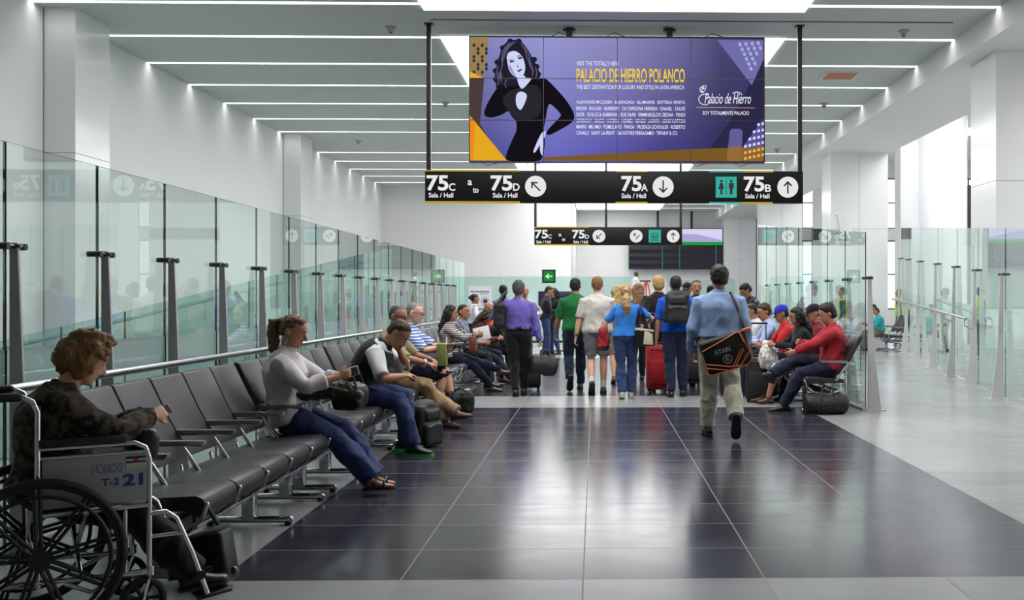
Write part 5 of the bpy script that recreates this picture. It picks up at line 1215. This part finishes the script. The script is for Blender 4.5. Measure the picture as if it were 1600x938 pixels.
J = sit('person in a dark vest and jeans leaning forward with a bent head', -2.18, 9.35, 1.68, pelvis=(0, .03, .545), lean=(14, 44), head=(52, -6, 0), sex='m', wd=1.06, sk='tan', hair=('short', 'brown'), top=K('white tee', (222, 222, 224)), sleeve=.46, tuck=False, hem=.0, vest=K('dark navy vest', (26, 27, 36)), legs=M_jean, loose=.012,
    shoe=pbr('black running shoe', (24, 26, 26), .5), sole=pbr('neon green sole', (40, 200, 70), .4), vox=.008, hands={'R': (.12, .46, .70), 'L': (-.08, .38, .93)}, epole={'R': (1, -.3, -.5), 'L': (-.8, 0, -.8)}, feet={'R': ST(.17, .56, .09, -10), 'L': ST(-.12, .42, .09, 5)}, kpole={'R': (.1, .5, 1), 'L': (-.1, .5, 1)}, palms={'R': (-.2, 0, -1), 'L': (1, -.3, 0)}, fingers=(30, 40))
J = sit('greying person with glasses in a khaki shirt and tan trousers sitting with crossed ankles', -2.22, 11.1, 1.72, pelvis=(0, 0, .545), lean=(-4, 14), head=(14, -22, 0), sex='m', wd=1.14, belly=.04, sk='brown', hair=('thin', 'dgrey'), top=K('khaki shirt', (152, 140, 110)), sleeve=.5, legs=K('tan trousers', (158, 134, 98)), loose=.012, tuck=True, belt=M_black,
    shoe=M_sh_br, sole=M_sole_d, vox=.0085, glasses=True, hands={'R': (.10, .42, .70), 'L': (-.04, .42, .74)}, epole={'R': (1, -.3, -.5), 'L': (-1, -.3, -.5)}, feet={'R': ST(.02, .60, .09, -20), 'L': ST(.10, .86, .12, -30, -12)}, kpole={'R': (.2, .5, 1), 'L': (-.1, .5, 1)}, palms={'R': (-.4, 0, -1), 'L': (.4, 0, -1)}, extras=('watchR',))
JK = J
J = sit('balding person with glasses in a blue and white striped shirt and navy shorts', -2.24, 12.35, 1.76, lean=(-6, 10), head=(16, 0, 0), sex='m', wd=1.1, belly=.03, sk='fair', hair=('thin', 'grey'), top=K('blue white stripes', (76, 120, 196), kind='stripes', rgb2=(218, 222, 230), sc=9), sleeve=.48, tuck=False, legs=K('navy shorts', (24, 28, 48)), leg_to=.50, loose=.016,
    shoe=M_sh_gr, sock=M_sock, vox=.009, glasses=True, hands={'R': (.10, .44, .80), 'L': (-.08, .48, .80)}, epole={'R': (.8, -.3, -.8), 'L': (-.8, -.3, -.8)}, feet={'R': ST(.10, .34, .09), 'L': ST(-.10, .50, .09)}, kpole={'R': (.1, .6, 1), 'L': (-.1, .6, 1)}, palms={'R': (-.3, 0, .9), 'L': (.3, 0, .9)})
JS = J
J = sit('person with long black hair in a brown and white striped top sitting with crossed legs', -2.16, 15.2, 1.64, lean=(-8, 8), head=(4, 0, 0), sex='f', wd=1.04, sk='brown', hair=('longwavy', 'black'), top=K('brown cream stripes', (88, 78, 76), kind='stripes', rgb2=(214, 206, 198), sc=11), sleeve=.97, tuck=False, hem=-.05, legs=M_jean2,
    shoe=M_sh_br, vox=.009, hands={'R': (.04, .42, .86), 'L': (-.12, .40, .84)}, epole={'R': (.8, -.4, -.6), 'L': (-.8, -.4, -.6)}, feet={'R': ST(-.02, .62, .09), 'L': ST(.04, .82, .32, 0, -10)}, kpole={'R': (.2, .6, 1), 'L': (0, .4, 1)})
JL = J
sit('person with short black hair and a patterned shirt behind the striped top', -2.12, 16.2, 1.66, lean=(-4, 8), head=(6, -28, 0), sex='m', sk='brown', hair=('short', 'black'), top=K('navy white print', (60, 64, 84), kind='blotch', rgb2=(170, 174, 190), sc=40), sleeve=.6, tuck=False, legs=M_blk, shoe=M_sh_bk, vox=.011, feet={'R': ST(.10, .45, .09), 'L': ST(-.10, .48, .09)}, hands={'R': (.12, .36, .7), 'L': (-.12, .36, .7)}, kpole={'R': (.1, .6, 1), 'L': (-.1, .6, 1)})
J = sit('person with very long brown hair leaning forward over a reddish brown bag', -2.02, 16.75, 1.64, pelvis=(0, .04, .545), lean=(6, 30), head=(34, 10, 0), sex='f', sk='brown', hair=('longwavy', 'brown'), top=K('dark red top', (70, 30, 30)), sleeve=.97, tuck=False, hem=-.05, legs=M_jean2, shoe=K('teal brown shoe', (90, 80, 56)), vox=.010,
    hands={'R': (.10, .45, .74), 'L': (-.08, .45, .74)}, feet={'R': ST(.08, .66, .09), 'L': ST(-.12, .5, .09)}, kpole={'R': (.1, .6, 1), 'L': (-.1, .6, 1)}, epole={'R': (.8, -.3, -.6), 'L': (-.8, -.3, -.6)})
JB2 = J
sit('person with dark glasses in an orange red shirt seated near the purple shirt', -1.95, 18.5, 1.72, lean=(-2, 6), head=(4, -10, 0), sex='m', sk='tan', hair=('bald', 'black'), top=K('orange red shirt', (206, 66, 42)), sleeve=.5, tuck=False, legs=M_jean2, shoe=M_sh_bk, vox=.011, glasses=True, feet={'R': ST(.10, .45, .09), 'L': ST(-.10, .48, .09)}, hands={'R': (.12, .36, .7), 'L': (-.12, .36, .7)}, kpole={'R': (.1, .6, 1), 'L': (-.1, .6, 1)})
sit('black haired person in black bending far forward beside the walker in purple', -1.90, 17.6, 1.66, pelvis=(0, .04, .545), lean=(20, 50), head=(40, 0, 0), sex='f', sk='brown', hair=('thick', 'black'), top=K('black jersey', (24, 23, 25)), sleeve=.97, tuck=False, hem=0, legs=M_blk, shoe=M_sh_bk, vox=.011, feet={'R': ST(.10, .50, .09), 'L': ST(-.10, .48, .09)}, hands={'R': (.08, .55, .62), 'L': (-.12, .55, .6)}, kpole={'R': (.1, .6, 1), 'L': (-.1, .6, 1)})

# ---- right row, facing the aisle from the other side ----
J = sit('person in a red shirt and dark jeans sitting cross-legged on the right bench', 2.94, 12.66, 1.74, rz=90, lean=(-10, 12), head=(22, 0, 0), sex='m', wd=1.08, belly=.01, sk='tan', hair=('thick', 'black'), top=K('red cotton shirt', (172, 42, 54)), sleeve=.97, tuck=False, hem=-.05, loose=.012, legs=K('dark slate jeans', (34, 38, 56), nc=.3), shoe=M_sh_bk, sole=M_sole_d, vox=.0085,
    hands={'R': (.06, .38, .84), 'L': (-.06, .47, .74)}, epole={'R': (.9, -.3, -.6), 'L': (-.9, -.3, -.8)}, feet={'L': ST(-.10, .62, .09, 0), 'R': ST(-.02, .76, .46, 55, -25)}, kpole={'L': (-.1, .6, 1), 'R': (.7, .35, .7)}, extras=('watchL.k',), fingers=(25, 30))
JX = J
J = sit('person with big black hair in a black cardigan and floral skirt holding a white bag', 2.78, 13.55, 1.62, rz=90, lean=(0, 14), head=(16, 0, 0), sex='f', wd=1.12, belly=.02, sk='brown', hair=('longwavy', 'black'), top=K('black cardigan', (24, 22, 24)), sleeve=.97, tuck=False, hem=-.02, skirt=K('navy white floral', (40, 42, 76), kind='blotch', rgb2=(214, 210, 220), sc=34), leg_to=.62,
    shoe=M_sh_br, vox=.0085, hands={'R': (.08, .42, .78), 'L': (-.10, .42, .78)}, epole={'R': (.9, -.3, -.6), 'L': (-.9, -.3, -.8)}, feet={'L': ST(-.10, .50, .09), 'R': ST(.10, .55, .09)}, kpole={'L': (-.1, .6, 1), 'R': (.1, .6, 1)})
JF = J
J = sit('person in a black cap looking at a phone behind the red shirt', 3.02, 13.95, 1.68, rz=90, lean=(-8, 6), head=(18, 0, 0), sex='m', sk='tan', hair=('short', 'black'), top=K('dark red shirt', (120, 30, 36)), sleeve=.97, tuck=False, legs=M_jean2, shoe=M_sh_bk, vox=.0095, baseball=K('black cap', (26, 24, 26)), hands={'R': (.05, .24, 1.02), 'L': (-.12, .36, .72)}, epole={'R': (.9, -.3, -.6), 'L': (-.9, -.3, -.8)}, feet={'L': ST(-.10, .50, .09), 'R': ST(.10, .45, .09)}, kpole={'L': (-.1, .6, 1), 'R': (.1, .6, 1)}, palms={'R': (0, -1, .2)})
JC = J
sit('person in a bright blue and red cap seated behind the floral skirt', 2.80, 14.7, 1.66, rz=90, lean=(2, 14), head=(16, 0, 0), sex='m', sk='brown', hair=('short', 'black'), top=K('red shirt behind', (190, 36, 40)), sleeve=.5, tuck=False, legs=M_jean2, shoe=M_sh_bk, vox=.010, baseball=K('blue cap', (36, 50, 170)), hands={'R': (.10, .40, .74), 'L': (-.10, .42, .72)}, epole={'R': (.9, -.3, -.6), 'L': (-.9, -.3, -.8)}, feet={'L': ST(-.10, .50, .09), 'R': ST(.10, .45, .09)}, kpole={'L': (-.1, .6, 1), 'R': (.1, .6, 1)})
sit('person with glasses in a pale blue shirt farther along the right bench', 2.74, 15.7, 1.72, rz=90, lean=(4, 16), head=(18, 12, 0), sex='m', sk='tan', hair=('thick', 'brown'), top=K('pale lilac shirt', (176, 190, 224)), sleeve=.97, tuck=False, legs=M_jean2, shoe=M_sh_bk, vox=.010, glasses=True, hands={'R': (.10, .40, .74), 'L': (-.10, .42, .72)}, epole={'R': (.9, -.3, -.6), 'L': (-.9, -.3, -.8)}, feet={'L': ST(-.10, .50, .09), 'R': ST(.10, .45, .09)}, kpole={'L': (-.1, .6, 1), 'R': (.1, .6, 1)})
sit('person in a white shirt at the far end of the right bench', 2.70, 16.7, 1.70, rz=90, lean=(4, 16), head=(20, 0, 0), sex='m', sk='brown', hair=('short', 'black'), top=K('white shirt', (222, 220, 226)), sleeve=.5, tuck=False, legs=M_blk, shoe=M_sh_bk, vox=.011, hands={'R': (.10, .40, .74), 'L': (-.10, .42, .72)}, epole={'R': (.9, -.3, -.6), 'L': (-.9, -.3, -.8)}, feet={'L': ST(-.10, .50, .09), 'R': ST(.10, .45, .09)}, kpole={'L': (-.1, .6, 1), 'R': (.1, .6, 1)})
J = person('standing person in a dark suit with glasses bending over a phone at the right glass', (2.92, 18.7), 100, 1.70, sex='m', lean=(4, 18), head=(40, 0, 0), sk='tan', hair=('thick', 'black'), top=K('lilac shirt', (170, 174, 214)), sleeve=1, jacket=K('charcoal suit', (52, 50, 58)), legs=K('charcoal trousers', (50, 48, 56)), shoe=M_sh_bk, vox=.010, glasses=True,
    hands={'R': (.06, .36, 1.12), 'L': (-.08, .34, 1.08)}, epole={'R': (.6, -.5, -1), 'L': (-.6, -.5, -1)}, feet={'R': ST(.10, .05, .09, -10), 'L': ST(-.10, -.03, .09, 10)}, palms={'R': (0, -.6, .8)})
JG = J
# side hall
sit('child in a turquoise and green top seated in the side hall', 7.50, 26.75, 1.36, rz=90, pelvis=(0, 0, .535), lean=(4, 16), head=(20, 0, 0), sex='m', sk='brown', hair=('short', 'black'), top=K('turquoise hoodie', (50, 160, 170)), sleeve=1, tuck=False, legs=K('olive trousers', (110, 104, 84)), shoe=M_sh_bk, vox=.014, hands={'R': (.1, .35, .7), 'L': (-.1, .35, .7)}, feet={'R': ST(.1, .40, .09), 'L': ST(-.1, .40, .09)}, kpole={'L': (-.1, .6, 1), 'R': (.1, .6, 1)})
sit('person in a pale green top seated beyond the child in the side hall', 7.60, 27.35, 1.55, rz=90, pelvis=(0, 0, .54), lean=(4, 16), head=(20, 0, 0), sex='m', sk='brown', hair=('short', 'black'), top=K('pale green top', (140, 190, 160)), sleeve=1, tuck=False, legs=K('olive trousers', (110, 104, 84)), shoe=M_sh_bk, vox=.014, hands={'R': (.1, .35, .7), 'L': (-.1, .35, .7)}, feet={'R': ST(.1, .45, .09), 'L': ST(-.1, .45, .09)}, kpole={'L': (-.1, .6, 1), 'R': (.1, .6, 1)})
for x, y, l in ((8.9, 29.7, 'person in a yellow green safety vest standing behind the angled glass barrier'), (6.25, 25.6, 'person in a yellow green safety vest seen through the right glass barrier'), (9.05, 26.2, 'second person in a safety vest, nearer the round column')):
    person(l, (x, y), 60, 1.68, sex='m', sk='brown', hair=('short', 'black'), top=K('navy work shirt', (44, 52, 84)), sleeve=1, tuck=False, hem=-.05, vest=K('hi-vis vest', (176, 210, 50)), legs=M_navy, shoe=M_sh_bk, vox=.014, feet={'R': ST(.10, .05, .09, -10), 'L': ST(-.10, -.03, .09, 10)})

# ---------------------------------------------------------------- what they carry
V = Vector
# messenger bag on the front walker
def messenger(J):
    t = thing('messenger_bag', 'black messenger bag with orange piping hanging on the back of the light blue shirt', 'bag')
    c = V((.03, -.30, .87)); t.location = J['w'](c); t.rotation_euler = (R(4), R(-17), 0)
    w_, h_, d_ = .47, .34, .13
    slab(MB(), (0, 0, -.0), (w_, d_, h_), .035).build('bag_body', M_bag, t)
    fl = [(-.225, .15), (.225, .165), (.215, -.04), (.10, -.15), (-.13, -.15), (-.225, -.05)]
    MB().prism(fl, .014, lambda x, z, d: V((x, -d_ / 2 - .004 - d, z))).build('flap', pbr('flap canvas', (18, 17, 18), .5), t, bevel=.004)
    org = pbr('orange piping', (226, 120, 36), .35); y = -d_ / 2 - .019
    pp = MB()
    for P in ([(-.225, .085), (.13, .165), (.16, .165), (.205, .02)], [(-.235, -.04), (.0, -.135), (.10, -.15)], [(-.235, -.08), (-.04, -.158)], [(.205, .02), (.215, -.04), (.10, -.15)], [(.17, -.0), (.05, -.14)], [(.145, .0), (.02, -.14)], [(-.235, .07), (-.232, -.14), (-.20, -.165), (.17, -.165), (.232, -.10), (.232, .03)]):
        pp.tube([(x, y, z) for x, z in P], .0055, 6)
    pp.build('piping', org, t)
    MB().tube([(.12, y, .170), (.17, y, .165), (.19, y, .06)], .011, 8).build('piping', org, t)
    lt = MB(); F = lambda x, z, d: V((x, y - .001 - d, z)); put_text(lt, 'ATARI', -.12, .015, .045, .062, F, .04)
    lt.build('lettering', pbr('silver print', (170, 165, 160), .3, metal=.4), t, smooth=0, fix=False)
    lg = MB().tube([(-.01 + .042 * math.cos(q), y, -.055 + .042 * math.sin(q)) for q in [math.pi * i / 12 for i in range(24)]], .004, 6, closed=True)
    for P in ([(-.01, -.025), (-.01, -.085)], [(-.02, -.03), (-.022, -.06), (-.035, -.08)], [(0, -.03), (.002, -.06), (.015, -.08)]): lg.tube([(x, y, z) for x, z in P], .0035, 6)
    lg.build('emblem', MATS['silver print'], t)
    slab(MB(), (.255, 0, .150), (.09, .05, .045), .015).build('strap_pad', pbr('coral pad', (226, 90, 66), .5), t)
    # strap, over the right shoulder: local frame of the bag is nearly the walker's
    Mi = Euler(t.rotation_euler).to_matrix().inverted()
    sp = [Mi @ (V(p) - c) for p in ((.21, -.28, 1.12), (.175, -.185, 1.26), (.145, -.125, 1.37), (.12, -.01, 1.455), (.07, .13, 1.38), (-.08, .22, 1.22), (-.24, .10, 1.03), (-.25, -.22, .93))]
    mb = MB()
    for a, b in zip(sp, sp[1:]): mb.tube([a, b], .015, 8, round_ends=True)
    mb.build('strap', M_black, t)
messenger(JA)
t = duffel('soft black duffel bag hanging from the hand of the person in purple', (0, 0, 0), 0, .40, .15, M_bag)
p = JB['w'](JB['handR']); t.location = (p.x + .02, p.y - .02, p.z - .44); t.rotation_euler = (0, R(8), R(12))
# shoulder bag of the purple shirt
mb = MB(); slab(mb, (0, 0, 0), (.16, .28, .36), .05)
o = soft('shoulder_bag', 'black bag on the left shoulder of the person in purple', 'bag', tuple(JB['w']((-.27, -.06, 1.16))), 8, mb, M_bag, .010, .012)
MB().tube([(-.02, -.1, .17), (.05, -.06, .28), (.10, .03, .33), (.06, .12, .22), (-.0, .1, .16)], .022, 8).build('strap', M_bag, o)
# backpack worn
bk = backpack('black backpack worn by the person in the royal blue shirt', tuple(JH['w']((0, -.235, 1.04))), 0, .34, .17, .47, M_bag, tilt=-4)
# handbag of the blonde walker
def handbag(J):
    c = (.24, -.07, .86); t = thing('handbag', 'black and cream handbag under the arm of the bright blue tee', 'bag', tuple(J['w'](c)), 12)
    MB().prism([(-.15, -.13), (.15, -.13), (.13, .10), (-.12, .13)], .12, lambda x, z, d: V((x, -.06 + d, z))).build('bag_body', M_bag2, t, bevel=.015)
    MB().prism([(-.02, -.10), (.12, -.11), (.11, .04), (-.0, .10)], .012, lambda x, z, d: V((x, -.072 + d, z))).build('cream_panel', pbr('cream leather', (206, 196, 172), .5), t, bevel=.003)
    MB().prism([(-.15, .10), (.13, .07), (.13, .10), (-.12, .13)], .014, lambda x, z, d: V((x, -.075 + d, z))).build('trim_band', MATS['cream leather'], t, bevel=.003)
    for yy in (-.05, .05): MB().tube([(-.09, yy, .12), (-.08, yy, .30), (-.04, yy * .6, .44), (.0, yy, .30), (.05, yy, .10)], .010, 8).build('handle', M_bag2, t)
handbag(JD)
mb = MB(); slab(mb, (0, 0, 0), (.15, .10, .30), .04)
o = soft('tote_bag', 'crumpled red bag with a dark base between the cream polo and the blue tee', 'bag', tuple(JD['w']((-.32, .05, .83))), 10, mb, pbr('red nylon', (160, 28, 34), .45, bump=.3, bscale=90), .009, .022)
MB().loft([((0, 0, -.165), V((1, 0, 0)), V((0, 1, 0)), .07, .05), ((0, 0, -.10), V((1, 0, 0)), V((0, 1, 0)), .085, .062)], 14).build('base', M_bag, o); MB().tube([(-.04, 0, .12), (.0, 0, .24), (.05, 0, .12)], .010, 8).build('handle', MATS['red nylon'], o)
suitcase('red upright suitcase with a black telescopic handle among the walkers', (.92, 15.2, .0), 4, .32, .22, .66, M_redcase, .46, 0, z0=.045)
suitcase('black suitcase carried low by the person walking towards the camera', (1.52, 16.05, 0), 0, .26, .20, .58, M_bag, 0, 0, z0=.06)
p = JJ['w'](JJ['handL']); 
t = phone('white folded paper in the hand of the person walking towards the camera', JJ, 'L', M_paper, (.14, .004, .18), 'paper', 'paper')
# blue carrier behind the purple shirt
mb = MB(); slab(mb, (0, 0, 0), (.15, .10, .32), .03); o = soft('carrier_bag', 'bright blue bag to the right of the purple shirt', 'bag', tuple(JGH['w'](JGH['handL']) - V((0, 0, .24))), 10, mb, pbr('bright blue nylon', (40, 50, 200), .5), .010, .014); MB().tube([(-.04, 0, .15), (0, 0, .24), (.04, 0, .15)], .008, 8).build('handle', MATS['bright blue nylon'], o)
suitcase('small black wheeled case on the floor beyond the duffel of the purple shirt', (-.98, 15.6, 0), 0, .30, .2, .38, M_bag, 0)
mb = MB(); slab(mb, (0, 0, .18), (.28, .2, .34), .06); soft('bag', 'black leather bag on the floor by the feet of the brown-haired seated person', 'bag', (-1.35, 18.3, 0), 10, mb, M_bag2, .011, .02)
MBK = backpack('black backpack standing on the floor behind the neon green soles', (-1.62, 9.72, 0), 60, .32, .2, .44, M_bag)
# jacket and handbag on the lap of the texting woman
q = JP['w']((.02, .30, .69)); mb = MB()
mb.tube([(-.24, -.05, .02), (-.10, .0, .05), (.05, .02, .05), (.18, .02, .0)], [.05, .075, .07, .045], 12, round_ends=True).tube([(-.2, .08, .0), (0, .10, .03), (.16, .08, -.03)], [.045, .065, .05], 12, round_ends=True)
o = soft('folded_jacket', 'dark olive brown leather jacket folded on the lap of the texting person', 'jacket', tuple(q), 0, mb, pbr('olive brown leather', (62, 54, 36), .35, bump=.4, bscale=60, noise_c=.3), .008, .020, 14)
MB().tube([(-.12, -.06, .06), (0, -.07, .075), (.12, -.04, .04)], .006, 6).build('zip', M_steel, o)
q = JP['w']((-.06, .40, .68)); mb = MB(); slab(mb, (0, 0, 0), (.24, .16, .20), .05)
o = soft('handbag', 'black leather handbag resting on the knees of the texting person', 'bag', tuple(q), -20, mb, M_bag2, .009, .016)
for yy in (-.05, .05): MB().tube([(-.07, yy, .08), (-.05, yy, .17), (.05, yy, .18), (.09, yy, .08)], .008, 8).build('handle', M_bag2, o)
phone('pale phone held by the texting person with the ponytail', JP, 'R', pbr('white phone', (205, 205, 205), .3))
phone('pale phone in the hands of the elderly person in the wheelchair', JW, 'R', pbr('beige phone', (170, 150, 120), .4), (.05, .014, .10))
# purse on the lap and bag at the feet in the wheelchair
Rw = Matrix.Rotation(R(HD), 3, 'Z')
q = JW['w']((.08, .42, .75)); mb = MB(); slab(mb, (0, 0, 0), (.24, .12, .16), .04); o = soft('purse', 'black purse on the lap of the elderly person in the wheelchair', 'bag', tuple(q), HD, mb, M_bag2, .009, .010); MB().tube([(-.08, 0, .06), (-.03, 0, .12), (.05, 0, .12), (.09, 0, .05)], .007, 8).build('handle', M_bag2, o)
t = thing('tote_bag', 'square black bag standing on the floor in front of the wheelchair footrests', 'bag', (-1.84, 5.02, 0), -10); t.rotation_euler = (0, R(-10), R(-8))
slab(MB(), (0, 0, .14), (.20, .13, .25), .02).build('bag_body', M_bag2, t); MB().tube([(-.06, 0, .29), (-.05, 0, .38), (.02, 0, .39), (.06, 0, .29)], .012, 8).build('handle', M_bag2, t); MB().ell((.10, 0, .06), (.022, .022, .022)).build('buckle', M_clamp, t)
phone('pale phone held by the striped shirt man', JS, 'L', M_phone)
phone('white folded newspaper in the hand of the striped shirt man', JS, 'R', M_paper, (.20, .006, .24), 'newspaper', 'newspaper')
t = thing('paper_bag', 'olive green paper bag on the lap between the khaki shirt and the navy shorts', 'bag', tuple(JS['w']((.12, .42, .60))), -86)
MB().prism([(-.14, 0), (.14, 0), (.15, .26), (-.15, .26)], .11, lambda x, z, d: V((x, -.055 + d, z))).build('bag_body', pbr('olive paper', (128, 134, 66), .7), t, bevel=.006)
for yy in (-.05, .05): MB().tube([(-.06, yy, .25), (-.04, yy, .33), (.04, yy, .33), (.06, yy, .25)], .004, 6).build('handle', M_paper, t)
mb = MB(); slab(mb, (0, 0, .15), (.34, .24, .28), .07); o = soft('backpack', 'black bag with a grey stripe on the floor behind the brown shoes', 'bag', (-1.62, 12.3, 0), 10, mb, M_bag, .010, .018); MB().tube([(-.1, -.12, .26), (-.02, -.16, .34), (.08, -.12, .28)], .010, 8).build('handle', M_bag, o)
t = thing('handbag', 'reddish brown leather handbag with a brass clasp on the lap of the striped top', 'bag', tuple(JL['w']((.06, .36, .62))), -92)
MB().prism([(-.13, 0), (.13, 0), (.10, .22), (-.10, .22)], .10, lambda x, z, d: V((x, -.05 + d, z))).build('bag_body', pbr('reddish brown leather', (116, 52, 38), .4), t, bevel=.012); MB().ell((0, -.055, .12), (.014, .008, .014)).build('clasp', pbr('brass', (220, 190, 90), .25, metal=1), t); MB().tube([(-.07, 0, .21), (-.05, 0, .30), (.05, 0, .30), (.07, 0, .21)], .007, 8).build('handle', MATS['reddish brown leather'], t)
phone('white magazine held by the person in the striped top', JL, 'R', M_paper, (.20, .008, .27), 'magazine', 'magazine')
# right side
duffel('black duffel bag with red tag on the floor in front of the right bench', (2.78, 12.30, 0), 6, .52, .135, M_bag)
phone('black phone held up by the person in the black cap', JC, 'R')
phone('phone held by the standing person in the dark suit', JG, 'R', pbr('grey phone', (90, 90, 96), .3))
mb = MB(); mb.ell((0, 0, .0), (.13, .11, .17)); mb.ell((0, 0, .17), (.06, .05, .06)); soft('plastic_bag', 'white plastic bag held on the knees of the person in the floral skirt', 'bag', tuple(JF['w']((.04, .48, .62))), 0, mb, pbr('white plastic film', (214, 208, 200), .35), .009, .03, 16)
suitcase('tall black suitcase with raised handle, nearest in the luggage cluster on the right', (2.20, 13.75, 0), -8, .36, .24, .56, M_bag, .46)
suitcase('dark blue suitcase behind the light blue shirt man, left of the tall handle', (1.95, 14.5, 0), 4, .36, .24, .60, pbr('navy nylon', (26, 28, 52), .5, bump=.2, bscale=200), 0)
mb = MB(); slab(mb, (0, 0, .10), (.34, .2, .18), .05); o = soft('carry_bag', 'pink and white bag lying on top of the dark blue suitcase', 'bag', (1.98, 14.5, .655), 0, mb, K('pink white print', (214, 60, 96), kind='blotch', rgb2=(226, 222, 226), sc=14), .010, .015)
MB().tube([(-.08, 0, .18), (0, 0, .27), (.08, 0, .18)], .008, 8).build('handle', pbr('pink strap', (205, 70, 100), .5), o)
mb = MB(); slab(mb, (0, 0, .14), (.30, .22, .27), .06); soft('bag', 'black bag slumped between the tall suitcase and the floral skirt', 'bag', (2.50, 14.2, 0), 20, mb, M_bag, .011, .02)
